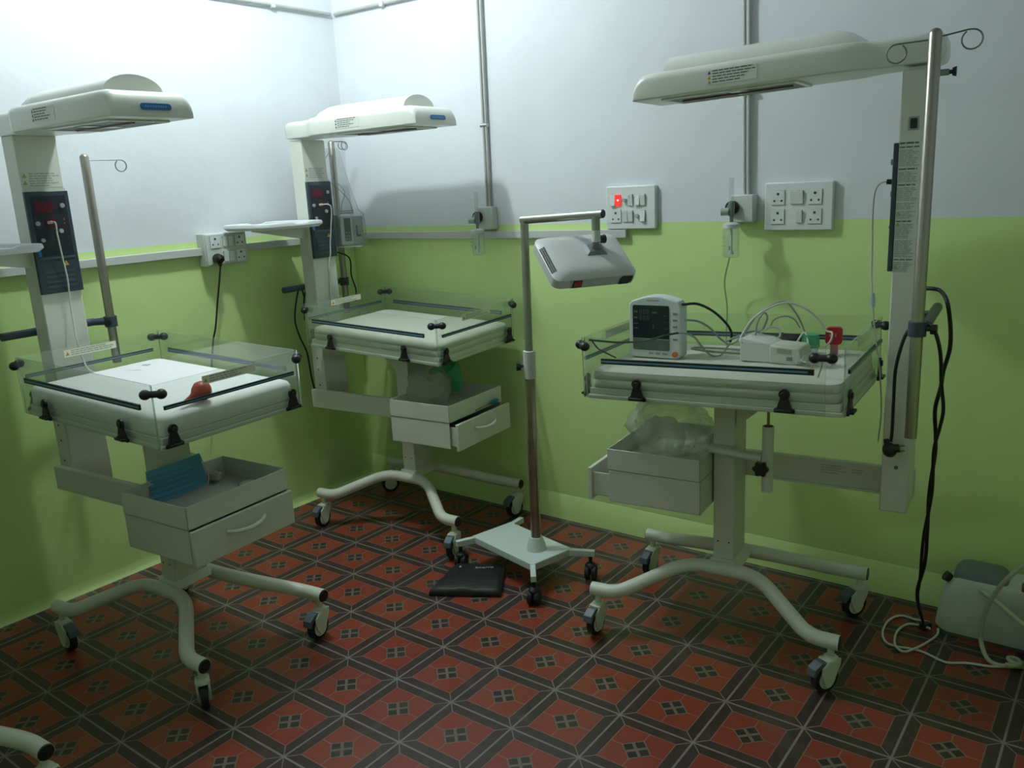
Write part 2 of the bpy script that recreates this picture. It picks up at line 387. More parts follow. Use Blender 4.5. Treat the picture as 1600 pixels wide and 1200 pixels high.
# ------------------------------------------------------------------ switchboards (local x right, z up, front -y)
def socket(b, x, z, s=.0205):
    b.use(mat('socket_seam',(.36,.39,.36),.5)).box((x-s-.0055,-.0225,z-s-.0075),(x+s+.0055,-.0212,z+s+.0075))
    b.use(switchw).box((x-s-.004,-.026,z-s-.006),(x+s+.004,-.021,z+s+.006)); b.use(switchd)
    for dx, dz, r in ((0,.0135,.0052),(-.0135,-.0115,.0040),(.0135,-.0115,.0040)): b.cyl((x+dx,-.0255,z+dz),(x+dx,-.0268,z+dz),r,10)
def rocker(b, x, z, w=.0110, h=.0225, m=None, tilt=.10):
    b.use(switchd).box((x-w-.001,-.0225,z-h-.001),(x+w+.001,-.0212,z+h+.001))
    b.use(m or switchw).box((x-w,-.030,z-h),(x+w,-.022,z+h),Matrix.Rotation(tilt,3,'X'))
def board(name, label, x, z, w, h, cells, group):
    t = thing(name, label, 'switchboard', (x,0,z)); 
    mb(switchw).box((-w/2,-.012,-h/2),(w/2,0,h/2)).build('back_box', t, bev=.004)
    fr = mb(switchw).prism([(-w/2,-h/2),(w/2,-h/2),(w/2,h/2),(-w/2,h/2)],1,-.022,-.012); fr.build('face_plate', t, bev=.006, bseg=3)
    for kind, cx, cz in cells:
        b = MB(); nm = 'rocker_switch'
        if kind == 's': socket(b, cx, cz); nm = 'socket'
        elif kind == 'w': rocker(b, cx, cz, .023, .0235)
        elif kind == 'r': rocker(b, cx, cz, .0110, .0225, redglow); b.use(redw).box((cx-.002,-.0318,cz-.003),(cx+.006,-.0298,cz+.004)); nm = 'red_indicator_switch'
        elif kind == 'k': b.use(mat('regulator_grey',(.42,.45,.43),.4)).cyl((cx,-.022,cz),(cx,-.034,cz),.0085,16); nm = 'regulator_knob'
        else: rocker(b, cx, cz, tilt=random.choice((.12,-.12)))
        b.build(nm, t, bev=.0008)
    return t
c1 = []
for cx, ks in ((-.069,'ar'),(-.011,'ka'),(.047,'aa')): c1 += [(ks[0],cx-.0125,.031),(ks[1],cx+.0125,.031)]
c1 += [('s',-.069,-.035),('a',-.0235,-.035),('a',.0015,-.035),('a',.047+.012,-.035),('k',.047-.013,-.035)]
board('switchboard', 'white switchboard with a glowing red switch on the back wall', 1.7285, 1.479, .232, .178, c1, None)
board('switchboard', 'white plate with four sockets and two switches, right of the gas outlets', 2.428, 1.467, .252, .176,
      [('s',-.074,.033),('s',-.074,-.037),('s',.062,.033),('s',.062,-.037),('w',-.004,.033),('a',.006,-.037)], None)
# left-wall box, turned to face +x
tb = thing('switchboard', 'deep white socket box with a black plug on the left wall', 'switchboard', (0,-.838,1.377), pi/2)
mb(mat('box_grey_white',(.58,.62,.57),.45)).box((-.112,-.055,-.075),(.100,0,.072)).build('back_box', tb, bev=.003)
mb(mat('box_face',(.60,.64,.58),.4)).box((-.108,-.066,-.071),(.108,-.055,.070)).build('face_plate', tb, bev=.005, bseg=3)
for kind, cx, cz in (('s',-.062,.033),('s',.068,.033),('s',.068,-.035),('a',-.010,.033),('a',.016,.033),('a',-.012,-.035),('a',.016,-.035)):
    b = MB(); b.T = lambda p: p+Vector((0,-.044,0)); (socket if kind == 's' else rocker)(b, cx, cz)
    b.build('socket' if kind == 's' else 'rocker_switch', tb)
# plug and its cable hanging to the left warmer
P0 = on(342,404,0,.088)
pc = thing('power_cord', 'black plug and cable hanging from the left wall socket box', 'power cord', P0)
b = mb(blackp); b.tube([(-.022,0,.002),(-.010,0,.0),(.012,0,-.004),(.02,0,-.008)],[.019,.024,.021,.012],18); b.tube([(.004,0,-.014),(.006,0,-.034)],[.012,.007],12); b.build('plug', pc)
pts = [Vector((.006,0,-.03))]+[on(x,y,0,v)-P0 for x,y,v in ((343,436,.09),(340,470,.075),(337,510,.06),(333,535,.05),(330,585,.05),(330,640,.08))]+[Vector((.60,-.62,-.6))-Vector((P0.x,0,0))*0]
mb(blackcable).tube(curve(pts), .0042, 8).build('cable', pc)

# ceiling bulb (out of the picture) that lights the room
lt = thing('ceiling_bulb', 'white pendant bulb hanging from the ceiling near the left wall', 'lamp', (LAMP[0],LAMP[1],ROOM[4]))
mb(switchw).cyl((0,0,-.03),(0,0,0),.045,24).build('ceiling_rose', lt)
mb(blackcable).cyl((0,0,-.16),(0,0,-.03),.004,8).build('flex', lt)
mb(switchw).cyl((0,0,-.20),(0,0,-.155),.018,16).build('bulb_holder', lt)

# ------------------------------------------------------------------ infant radiant warmers
POSES = [(.7817,-1.6772,.0766), (.7206,-.3711,.0740), (2.3857,-.5167,3.2443), (.810,-2.665,.02)]
BED = [(.026,.020,.007,.052,-.045),(.039,.034,.028,.047,-.054),(.022,.055,.0,.066,-.028),(.026,.02,.007,.052,-.045)]
HOOD = [(-.076,-.006,-.007),(-.050,.001,0),(.004,-.036,.007),(-.05,0,0)]
def wl(i, p):
    x, y, t = POSES[i]; p = Vector(p); return Vector((x+cos(t)*p.x-sin(t)*p.y, y+sin(t)*p.x+cos(t)*p.y, p.z))
def wloc(i, px, py, axis, val):
    """direction px,py met with a plane of warmer i's own frame, in that frame"""
    x, y, t = POSES[i]; R = Matrix.Rotation(-t, 3, 'Z'); o = R@(CAM-Vector((x,y,0))); d = R@ray_dir(px,py)
    return o+d*((val-o[axis])/d[axis])
def bedT(i):
    t, u, r, d, ya = BED[i]
    def f(p):
        X, Y, z = p; zz = z-.99
        return Vector((X+zz*t-Y*ya, Y+X*ya-zz*r+u, z-t*X+r*Y+d))
    return f
def hoodT(i):
    ya, tl, dz = HOOD[i]
    def f(p):
        dx = p.x+.53; return Vector((-.53+dx*cos(ya)-p.y*sin(ya), dx*sin(ya)+p.y*cos(ya), p.z+tl*dx+dz))
    return f
def textlines(b, o, ux, uz, nrm, w, h, n, m, hi=1.0, ragged=True):
    """rows of fine print: thin bars on a label; o = upper left corner"""
    o, ux, uz, nrm = map(Vector, (o, ux, uz, nrm)); b.use(m)
    for k in range(n):
        L = w*(random.uniform(.62,1.0) if ragged else 1); z = -(k+.2)*h/n; th = h/n*.5*hi; x = 0
        while x < L-.002:
            ww = min(random.uniform(.010,.022), L-x)
            q = [o+ux*x+uz*z, o+ux*(x+ww)+uz*z, o+ux*(x+ww)+uz*(z-th), o+ux*x+uz*(z-th)]
            b.add([p+nrm*.0004 for p in q], [(0,1,2,3)]); x += ww+.0025
def tri(b, o, ux, uz, nrm, s, m, dot=True):
    o, ux, uz, nrm = map(Vector, (o, ux, uz, nrm)); b.use(m)
    b.add([o-ux*s*.55+nrm*.0006, o+ux*s*.55+nrm*.0006, o+uz*s+nrm*.0006], [(0,1,2)])
    if dot: b.use(inkm).add([o-ux*s*.06+uz*s*.2+nrm*.001, o+ux*s*.06+uz*s*.2+nrm*.001, o+ux*s*.06+uz*s*.6+nrm*.001, o-ux*s*.06+uz*s*.6+nrm*.001], [(0,1,2,3)])
def rrect(w, h, r, n=4, r2=None):
    """rounded rectangle outline, w x h centred"""
    out = []
    for cx, cy, a0, rr in ((w/2,h/2,0,r),(-w/2,h/2,pi/2,r),(-w/2,-h/2,pi,r if r2 is None else r2),(w/2,-h/2,3*pi/2,r if r2 is None else r2)):
        for k in range(n+1):
            a = a0+pi/2*k/n; out.append((cx-math.copysign(rr,cx)+rr*cos(a), cy-math.copysign(rr,cy)+rr*sin(a)))
    return out
def caster(i, W, cx, cy, world_ang):
    a = world_ang-POSES[i][2]; D = Vector((cos(a), sin(a), 0)); S = Vector((-sin(a), cos(a), 0)); O = Vector((cx,cy,0))
    def T(p): return O+D*p.x+S*p.y+Vector((0,0,p.z))
    c = mb(casterp); c.T = T
    c.cyl((0,0,.112),(0,0,.146),.011,12); c.tube([(0,0,.118),(0,0,.112),(0,0,.100)],[.018,.023,.024],18)
    prof = [(-.024,.112),(.022,.112),(.050,.092),(.052,.074),(.046,.048),(.034,.026),(.022,.020),(.010,.026),(-.008,.060),(-.022,.090)]
    c.prism([(x,z) for x,z in prof],1,-.022,-.0155); c.prism([(x,z) for x,z in prof],1,.0155,.022)
    c.box((-.022,-.021,.100),(.030,.021,.112)); fork = c.build('caster', W, bev=.002)
    wh = mb(rubber); wh.T = T; R = .0475
    wh.tube([(.022,-.0125,R),(.022,-.010,R),(.022,.010,R),(.022,.0125,R)],[R-.006,R,R,R-.006],28)
    wh.use(casterp).tube([(.022,-.0142,R),(.022,.0142,R)],[.033,.033],22); wh.build('wheel', fork)
    pd = mb(greyp); pd.T = T
    pd.prism([(.030,.108),(.050,.110),(.078,.094),(.082,.070),(.074,.068),(.060,.086),(.040,.094)],1,-.017,.017); pd.build('brake_pedal', fork, bev=.002)
def warmer(i, label, opt):
    x, y, t = POSES[i]
    W = thing('infant_warmer', label, 'infant warmer', (x,y,0), t)
    # base
    for sg in (-1,1):
        b = mb(cream); b.tube(rounded([(-.424,.261*sg,.165),(-.33,.258*sg,.165),(-.125,.092*sg,.253),(.125,.092*sg,.253),(.33,.258*sg,.165),(.424,.261*sg,.165)],.075,7),.0245,18)
        bt = b.build('base_tube', W, angle=60)
        for sx in (-1,1):
            mb(blackp).tube([(.424*sx,.261*sg,.165),(.4275*sx,.261*sg,.165)],[.0235,.021],18).build('end_cap', bt)
    for (cx,cy), a in zip(((-.40,-.261),(.40,-.261),(.40,.261),(-.40,.261)), opt['cast']): caster(i, W, cx, cy, math.radians(a))
    # centre post, foot plate and head gussets
    b = mb(cream); b.box((-.033,-.068,.255),(.040,.068,.84)); b.prism([(-.06,.255),(.06,.255),(.042,.285),(-.036,.285)],1,-.085,.085)
    b.prism([(-.033,.765),(-.033,.84),(-.105,.84),(-.105,.825)],1,-.060,.060)
    post = b.build('post', W, bev=.003)
    b = mb(blackp)
    for sg in (-1,1):
        for zx in ((-.016,.345),(.022,.345)): b.cyl((zx[0],.068*sg,zx[1]),(zx[0],.0695*sg,zx[1]),.003,8)
    b.build('post_bolts', post)
    # side beam carrying the tall column
    b = mb(cream); b.box((-.575,-.104,.548),(.035,-.079,.640)); b.box((-.575,-.079,.548),(-.10,-.070,.556))
    bm_ = b.build('side_beam', W, bev=.003)
    b = MB(); textlines(b,(-.285,-.079,.626),(-1,0,0),(0,0,1),(0,1,0),.085,.034,4,mat('faint_ink',(.42,.45,.37),.6)); textlines(b,(-.385,-.079,.620),(-1,0,0),(0,0,1),(0,1,0),.04,.016,2,mat('faint_ink')); b.build('rating_print', bm_, smooth=False)
    b = mb(cream); b.box((-.572,-.077,.548),(-.493,.077,1.852)); col = b.build('column', W, bev=.004)
    b = mb(mat('bolt_grey',(.12,.13,.11),.4))
    for z in (.66,.74,.80): b.cyl((-.535,-.077,z),(-.535,-.079,z),.0045,10)
    b.cyl((-.535,.077,.695),(-.535,.079,.695),.006,10); b.build('column_bolts', col)
    # column warning label, side instruction labels, rear-side switch
    b = mb(cream); b.box((-.493,-.070,1.672),(-.4922,.072,1.727)); 
    tri(b,(-.4922,-.062,1.706),(0,1,0),(0,0,1),(1,0,0),.016,olivem,False); tri(b,(-.4922,-.062,1.682),(0,1,0),(0,0,1),(1,0,0),.016,olivem,False)
    textlines(b,(-.4922,-.046,1.724),(0,1,0),(0,0,1),(1,0,0),.112,.050,6,inkg); b.build('warning_label', col)
    b = mb(labelw); b.box((-.5535,.077,1.297),(-.4945,.0778,1.668)); ux=(-1,0,0); uz=(0,0,1); nn=(0,1,0)
    z = 1.660
    for hgt, n, m in ((.008,1,inkm),(.006,1,inkm),(.046,11,inkg),(.006,1,inkm),(.030,7,inkg),(.006,1,inkm),(.038,8,inkg),(.020,4,inkg),(.022,5,inkg),(.006,1,inkm),(.042,9,inkg),(.050,11,inkg),(.005,1,inkm),(.030,6,inkg)):
        textlines(b,(-.4965,.0778,z),ux,uz,nn,.052,hgt,n,m,1.25); z -= hgt+.004
    for zz in (1.455,1.425,1.303): tri(b,(-.502,.0782,zz),(1,0,0),uz,nn,.012,olivem,False)
    b.build('instruction_label', col)
    b = mb(blackp); b.box((-.538,.077,1.695),(-.520,.0795,1.722)); b.use(mat('grey_outline',(.35,.38,.33),.5)).box((-.543,.077,1.690),(-.515,.0774,1.727)); b.build('side_switch', col)
    # control panel
    b = mb(panelp); b.box((-.493,-.079,1.295),(-.480,.079,1.658)); pn = b.build('control_panel', W, bev=.002)
    b = mb(panelq); b.box((-.480,-.064,1.43),(-.479,.064,1.642)); b.use(mat('panel_vent',(.05,.075,.09),.4))
    for k in range(4): b.box((-.480,-.055,1.315+k*.018),(-.4785,.055,1.323+k*.018))
    b.box((-.480,-.066,1.418),(-.477,.066,1.426)); b.build('panel_window', pn)
    b = mb(redd); b.box((-.4788,-.052,1.583),(-.4775,.013,1.622)); b.build('main_display', pn)
    b = mb(redd); b.box((-.4788,-.022,1.537),(-.4775,.019,1.562)); b.build('small_display', pn)
    kn = mat('panel_knob',(.36,.37,.38),.35)
    for (ky,kz,kr) in ((.047,1.606,.0085),(-.052,1.547,.008),(.028,1.516,.008),(-.043,1.487,.007)):
        mb(kn).cyl((-.480,ky,kz),(-.472,ky,kz),kr,14).build('panel_button', pn)
    b = mb(mat('dull_orange',(.20,.06,.04),.4)); b.box((-.479,.044,1.553),(-.4778,.050,1.561)); b.box((-.479,.044,1.540),(-.4778,.050,1.546))
    tri(b,(-.4785,.028,1.392),(0,1,0),(0,0,1),(1,0,0),.018,yelm); b.build('hazard_triangle', pn)
    # probe plug and lead
    if opt.get('probe'):
        b = mb(whitecable); b.T = None
        b.tube([(-.480,-.012,1.548),(-.462,-.008,1.549)],[.006,.0055],10); b.tube(curve(opt['probe']),.0030,8); b.build('probe_lead', pn)
    # hood
    b = mb(hoodw); T = hoodT(i); b.T = T; rings = []
    for X, hw, zb, zt in ((-.598,.060,1.872,1.915),(-.590,.078,1.862,1.930),(-.57,.086,1.858,1.936),(-.44,.090,1.858,1.936),(-.405,.098,1.858,1.936),(-.372,.126,1.858,1.937),(-.340,.134,1.858,1.938),(.20,.135,1.858,1.938),(.245,.135,1.858,1.937),(.262,.134,1.858,1.932),(.275,.134,1.858,1.922),(.284,.133,1.858,1.906),(.289,.132,1.858,1.885),(.2905,.131,1.858,1.864)):
        h = zt-zb; rr = min(.026, h*.45, hw*.5)
        o = rrect(2*hw, h, rr, 5, min(.006,h*.3)); rings.append([Vector((X, py_, (zb+zt)/2+pz)) for py_, pz in o])
    b.loft(rings); hd = b.build('hood', W, angle=50)
    b = mb(hoodw); b.T = T; rings = []
    for X, k in ((-.405,.05),(-.385,.35),(-.35,.75),(-.31,.95),(-.27,1.0),(.198,1.0)):
        rings.append([Vector((X, .098*cos(pi*j/16)*(.75+.25*k), 1.928+(.006+.056*sin(pi*j/16))*k)) for j in range(17)]+[Vector((X,0,1.90))])
    b.loft(rings); b.build('hood_dome', hd, angle=50)
    b = mb(mat('heater_dark',(.03,.03,.035),.4)); b.T = T; b.box((-.20,-.085,1.8545),(.19,.085,1.859))
    b.use(mat('quartz_rod',(.16,.06,.05),.3))
    b.cyl((-.18,0,1.855),(.17,0,1.855),.006,10); b.use(mat('reflector',(.22,.24,.25),.25,metal=.6)).box((-.06,-.07,1.853),(.0,.07,1.8545)); b.build('heater_grille', hd)
    b = mb(hoodw); b.T = T
    for s_ in (-1,1): b.box((-.215,s_*.095-.008,1.852),(.205,s_*.095+.008,1.859))
    b.box((.195,-.095,1.852),(.208,.095,1.859)); b.box((-.215,-.095,1.852),(-.20,.095,1.859)); b.build('grille_frame', hd, bev=.002)
    # badge follows the curve of the nose
    b = mb(bluem); b.T = T
    o = rrect(.098, .019, .009, 4)
    def nose(py_, pz): zz = 1.889+pz; return Vector((.2895-max(0,zz-1.885)*.24-max(0,zz-1.900)*.5+.0035, py_+.010, zz))
    b.add([nose(*q) for q in o]+[nose(*q)+Vector((-.006,0,0)) for q in o], [tuple(range(len(o)))]+[(k,(k+1)%len(o),len(o)+(k+1)%len(o),len(o)+k) for k in range(len(o))])
    b.use(bluel)
    for k in range(9):
        yy = -.036+k*.0080; b.add([nose(yy,-.0025)+Vector((.0006,0,0)),nose(yy+.0045,-.0025)+Vector((.0006,0,0)),nose(yy+.0045,.0030)+Vector((.0006,0,0)),nose(yy,.0030)+Vector((.0006,0,0))],[(0,1,2,3)])
    b.build('blue_badge', hd)
    for s_ in (-1,1):
        b = mb(hoodw); b.T = T; X0 = -.185 if s_ < 0 else .045; sgn = 1 if s_ < 0 else -1; yy = s_*.1352
        b.box((min(X0,X0+sgn*.150),yy-.0004,1.875),(max(X0,X0+sgn*.150),yy+.0004,1.917))
        nn = (0,s_,0); ux = (sgn,0,0)
        textlines(b,(X0+sgn*.016,yy+s_*.0004,1.917),ux,(0,0,1),nn,.115 if s_<0 else .135,.040,5,inkm,.8)
        if s_ > 0:
            tri(b,(X0+sgn*.007,yy+s_*.0004,1.905),ux,(0,0,1),nn,.010,mat('hazard_maroon',(.16,.03,.04),.5)); 
            for zz in (1.891,1.878): tri(b,(X0+sgn*.007,yy+s_*.0004,zz),ux,(0,0,1),nn,.010,yelm)
        else:
            for zz in (1.904,1.891,1.878): tri(b,(X0+sgn*.007,yy+s_*.0004,zz),ux,(0,0,1),nn,.010,inkm,False)
        b.build('warning_label', hd)
    b = mb(mat('tilt_pin',(.30,.36,.33),.4)); b.cyl((-.57,.0,1.842),(-.603,.0,1.842),.009,14); b.use(mat('pin_knob',(.02,.03,.08),.4)); b.cyl((-.603,0,1.842),(-.611,0,1.842),.006,10); b.tube([(-.611,0,1.842),(-.621,0,1.842)],[.011,.014],14); b.build('swivel_pin', W)
    # push bar and IV pole
    px_, py_ = opt['pole'][0], .205; zlo, zhi = opt['pole'][1:]
    b = mb(barp); b.cyl((-.598,-.190,1.153),(-.598,.165,1.153),.0150,16)
    b.box((-.606,-.03,1.140),(-.570,.03,1.166)); b.tube([(-.598,.15,1.153),(px_,py_,1.153)],[.013,.016],14); b.cyl((px_,py_,1.130),(px_,py_,1.172),.024,20); b.build('push_bar', W, bev=.0015)
    b = mb(blackp); dk = Vector(opt['kdir']); pk = Vector((px_,py_,1.151)); b.cyl(pk+dk*.02, pk+dk*.034, .006, 10); b.cyl(pk+dk*.034, pk+dk*.050, .014, 10); b.build('pole_clamp_knob', W)
    b = mb(silver); b.tube([(px_,py_,zlo),(px_,py_,zhi-.012),(px_,py_,zhi-.004),(px_,py_,zhi)],[.0165,.0165,.012,.004],18); pl = b.build('iv_pole', W)
    b = mb(wirem)
    for arm in opt['hooks']:   # (dx,dy) direction, length, ring radius
        d = Vector((arm[0],arm[1],0)).normalized(); L_, r_, zh = arm[2], arm[3], zhi-arm[4]; o = Vector((px_,py_,zh))
        pts = [o, o+d*(L_-.01)+Vector((0,0,arm[5]))]; e = o+d*L_+Vector((0,0,arm[5]))
        for k in range(15):
            a = pi/2-2*pi*k/15.5; pts.append(e+d*(cos(a)*r_)+Vector((0,0,(sin(a)-1)*r_)))
        b.tube(pts,.0022,7)
    b.build('iv_hook', pl)
    # bed tray, mattress panels
    T = bedT(i); X0, X1, Yw = -.427, .397, .271
    b = mb(cream); b.T = T
    b.box((X0+.006,-Yw+.008,.832),(X1-.006,Yw-.008,.846)); b.box((X0+.012,-Yw+.014,.846),(X1-.012,Yw-.014,.868)); b.box((-.26,-.10,.790),(.22,.10,.832))
    b.build('bed_tray', W, bev=.003)
    def panel(lo, hi, name='side_panel'):
        q = mb(acryl); q.T = T; q.box(lo, hi); q.cur = 0
        q.use(acryledge); ax = 0 if hi[0]-lo[0] < .01 else 1
        for k, f in enumerate(q.f):
            ps = [q.v[j] for j in f]; n = (ps[1]-ps[0]).cross(ps[2]-ps[0]).normalized()
            if abs(n[ax]) < .7: q.m[k] = 1
        return q.build(name, W, smooth=False)
    zt, zb = 1.039, .838
    nxh = opt.get('nxh', X0+.01)
    for s_ in (-1,1):
        xl = X0+.008
        if s_ == opt.get('near',0): xl = nxh
        q = panel((xl, s_*Yw-.0025, zb),(X1-.008, s_*Yw+.0025, zt))
        r_ = mb(railk); r_.T = T; r_.box((xl+.045 if s_!=opt.get('near',0) or nxh<-.4 else xl+.03, s_*(Yw+.0062)-.0035,.9555),(X1-.07,s_*(Yw+.0062)+.0035,.9725))
        r_.use(railb).box((xl+.047, s_*(Yw+.0062)-.0042,.9610),(X1-.072,s_*(Yw+.0062)+.0042,.9668)); r_.build('panel_rail', q)
    for nm, X, s_ in (('head',X0,-1),('foot',X1,1)):
        q = panel((X-.0025,-Yw-.002,zb),(X+.0025,Yw+.002,zt), 'end_panel')
        r_ = mb(railk); r_.T = T; r_.box((X+s_*.0062-.0035,-Yw+.025,.958),(X+s_*.0062+.0035,Yw-.025,.970))
        r_.use(railb).box((X+s_*.0062-.0042,-Yw+.027,.9615),(X+s_*.0062+.0042,Yw-.027,.9655)); r_.build('panel_rail', q)
        l = mb(labelm); l.T = T; ly0, ly1, lz0, lz1 = (-.106,.094,1.003,1.030)
        l.box((X+.0026,ly0,lz0),(X+.0036,ly1,lz1)); l.T = lambda p: T(p)
        tri(l,(X+.0036,ly0+.012,lz0+.006),(0,1,0),(0,0,1),(1,0,0),.014,yelm); textlines(l,(X+.0036,ly0+.026,lz1-.002),(0,1,0),(0,0,1),(1,0,0),.165,.022,3,inkg); l.build('panel_label', q)
    # black latches along the lower edges
    def latch(cx, cy, ax, sg, open_=0):
        q = mb(blackp); q.T = T
        prof = [(-.027,-.030),(.027,-.030),(.027,-.020),(.019,-.016),(.014,.0),(.010,.010)]
        lobe = [(.0145*sin(a)+0, .020+.0145*cos(a)) for a in [pi*.72-k*pi*1.44/10 for k in range(11)]]
        poly = prof+lobe+[(-.010,.010),(-.014,.0),(-.019,-.016),(-.027,-.020)]
        zc = .872
        if ax == 1: q.prism([(cx+a*1.12, zc+b_*1.12) for a, b_ in poly], 1, cy, cy+sg*.008); q.box((cx-.024,min(cy,cy+sg*.019),zc-.030),(cx+.024,max(cy,cy+sg*.019),zc-.022)); q.cyl((cx,cy+sg*.008,zc+.02),(cx,cy+sg*.013,zc+.02),.010,14)
        else: q.prism([(cy+a*1.12, zc+b_*1.12) for a, b_ in poly], 0, cx, cx+sg*.008); q.box((min(cx,cx+sg*.019),cy-.024,zc-.030),(max(cx,cx+sg*.019),cy+.024,zc-.022)); q.cyl((cx+sg*.008,cy,zc+.02),(cx+sg*.013,cy,zc+.02),.010,14)
        q.build('panel_latch', W, bev=.0015)
    for cx in (-.262,.205):
        for s_ in (-1,1): latch(cx, s_*(Yw+.003), 1, s_)
    for cy in (-.228,.232):
        latch(X1+.003, cy, 0, 1); latch(X0-.003, cy, 0, -1)
    # dumb-bell corner clips
    for sx, X in ((-1,X0),(1,X1)):
        for s_ in (-1,1):
            q = mb(blackp); q.T = T; c = Vector((X, s_*Yw, 1.012)); d = Vector((.72, -sx*s_*.69, 0))
            if s_ == opt.get('near',0) and sx == -1 and nxh > -.4: c = Vector((nxh+.006, s_*(Yw+.006), 1.006)); d = Vector((1,0,0))
            q.ball(c-d*.023,(.017,.017,.0155),14,8); q.ball(c+d*.023,(.017,.017,.0155),14,8); q.cyl(c-d*.020,c+d*.020,.0105,10); q.build('corner_clip', W)
    # open-topped storage box with drawer
    yc = -.014; hw = .206; bx0, bx1, z0, z1, zm = .046, .384, .481, .677, .600
    b = mb(cream)
    for lo, hi in (((bx0,yc-hw,zm),(bx1,yc+hw,zm+.004)),((bx0,yc-hw,zm),(bx0+.004,yc+hw,z1)),((bx1-.004,yc-hw,zm),(bx1,yc+hw,z1)),((bx0,yc-hw,zm),(bx1,yc-hw+.004,z1)),((bx0,yc+hw-.004,zm),(bx1,yc+hw,z1))): b.box(lo, hi)
    b.box((bx0,yc-hw+.002,z0),(bx1-.004,yc-hw+.006,zm-.001)); b.box((bx0,yc+hw-.006,z0),(bx1-.004,yc+hw-.002,zm-.001)); b.box((bx0,yc-hw+.002,z0),(bx1-.01,yc+hw-.002,z0+.004)); b.box((bx0,yc-hw+.002,z0),(bx0+.004,yc+hw-.002,zm-.001))
    b.build('storage_box', W, bev=.0012)
    od = opt['drawer']; b = mb(cream)
    fx = bx1+.002+od
    b.box((fx,yc-hw,z0-.004),(fx+.014,yc+hw,zm-.003)); b.box((fx-.20,yc-hw+.012,z0+.012),(fx,yc-hw+.016,zm-.020)); b.box((fx-.20,yc+hw-.016,z0+.012),(fx,yc+hw-.012,zm-.020)); b.box((fx-.20,yc-hw+.014,z0+.010),(fx,yc+hw-.014,z0+.014))
    dr = b.build('drawer', W, bev=.002)
    h = mb(cream); pts = []
    for k in range(13):
        tt = k/12; pts.append((fx+.014+.028*sin(pi*tt)**.7, yc-.078+.156*tt, .552-.008*sin(pi*tt)))
    h.tube(pts,[.0058+.0018*sin(pi*k/12) for k in range(13)],8); h.build('drawer_handle', dr)
    # lock cylinder with star knob on its yoke
    b = mb(cream); b.cyl((-.158,.125,.578),(-.158,.125,.800),.0185,22); b.use(switchd).cyl((-.158,.125,.800),(-.158,.125,.8005),.0150,16); b.build('lock_cylinder', W)
    mb(brass).cyl((-.158,.125,.80),(-.158,.125,.86),.0045,10).build('threaded_rod', W)
    b = mb(cream); b.tube(rounded([(.035,.095,.690),(.0,.110,.690),(-.14,.125,.688)],.03,4),.0125,12); b.box((-.04,.060,.679),(.045,.108,.701)); b.build('yoke_bracket', W, bev=.004)
    b = mb(blackp); poly = []
    for k in range(36):
        a = 2*pi*k/36; rr = .0235+.0035*cos(6*a); poly.append((-.146+rr*cos(a), .665+rr*sin(a)))
    b.prism(poly,1,.156,.172); b.cyl((-.146,.135,.665),(-.146,.158,.665),.007,10); b.build('star_knob', W, bev=.002)
    # swing-out instrument tray on the column
    if opt.get('tray'):
        b = mb(mat('tray_white',(.72,.76,.75),.35)); tx0, tx1, ty0, ty1, tz = -.690, -.375, -.440, -.088, 1.453
        cxm, cym = (tx0+tx1)/2, (ty0+ty1)/2; wX, wY = tx1-tx0, ty1-ty0; rings = []
        def lip(p, z):   # finger notches dip the rim on two sides
            k = 1 if abs(p.y-cym-.03) < .035 else 0
            return Vector((p.x, p.y, z-.008*k))
        for s1, z in ((1.0,tz+.012),(1.0,tz+.020),(.985,tz+.027),(.94,tz+.029),(.90,tz+.025),(.88,tz+.014)):
            o = []
            base = rrect(wX*s1, wY*s1, .030*s1, 5)
            for q in range(len(base)):
                A, B = Vector(base[q]), Vector(base[(q+1)%len(base)]); m_ = 10 if (A-B).length > .15 else 1
                for j in range(m_): o.append(A.lerp(B, j/m_))
            rings.append([lip(Vector((cxm+p[0], cym+p[1], 0)), z) if z > tz+.019 and z != tz+.014 else Vector((cxm+p[0], cym+p[1], z)) for p in o])
        low = [Vector((cxm+(p.x-cxm)*.92, cym+(p.y-cym)*.92, tz)) for p in rings[0]]
        b.loft([low]+rings); b.build('side_tray', W, angle=30)
        b = mb(cream); b.prism([(-.077,1.392),(-.13,1.400),(-.385,1.446),(-.385,1.453),(-.077,1.453)],0,-.548,-.520); b.build('tray_bracket', W, bev=.001)
        mb(bluem).cyl((-.484,-.062,1.452),(-.484,-.062,1.430),.008,12).build('tray_pivot', W)
    return W
S0 = -85
warmer(0, 'infant warmer at the left with a blue mask in its storage box', dict(cast=(0,150,-80,-60), drawer=0, pole=(-.548,.985,1.792), kdir=(.7,-.7,0), tray=True, badge=.035,
    hooks=[(0.15,1,.135,.022,.024,0)], probe=[(-.462,-.008,1.549),(-.448,-.004,1.545),(-.455,.0,1.50),(-.462,.008,1.42),(-.468,.016,1.34),(-.474,.014,1.25),(-.46,.006,1.16),(-.44,-.003,1.11),(-.425,.0,1.04),(-.40,.01,1.00),(-.33,.05,.995),(-.25,.11,.995)]))
warmer(1, 'infant warmer in the room corner with green mask tubing in its box', dict(cast=(-80,-75,-100,-120), drawer=.028, pole=(-.575,.985,1.858), kdir=(.7,-.7,0), tray=True, badge=.035,
    hooks=[(.1,1,.085,.020,.006,0),(.5,.8,.055,.020,.006,0)], probe=[(-.462,-.008,1.549),(-.435,.004,1.548),(-.43,.016,1.525),(-.45,.022,1.44),(-.47,.026,1.36),(-.478,.028,1.31),(-.485,.020,1.26),(-.485,.01,1.12),(-.46,.0,1.07),(-.43,.02,1.05)]))
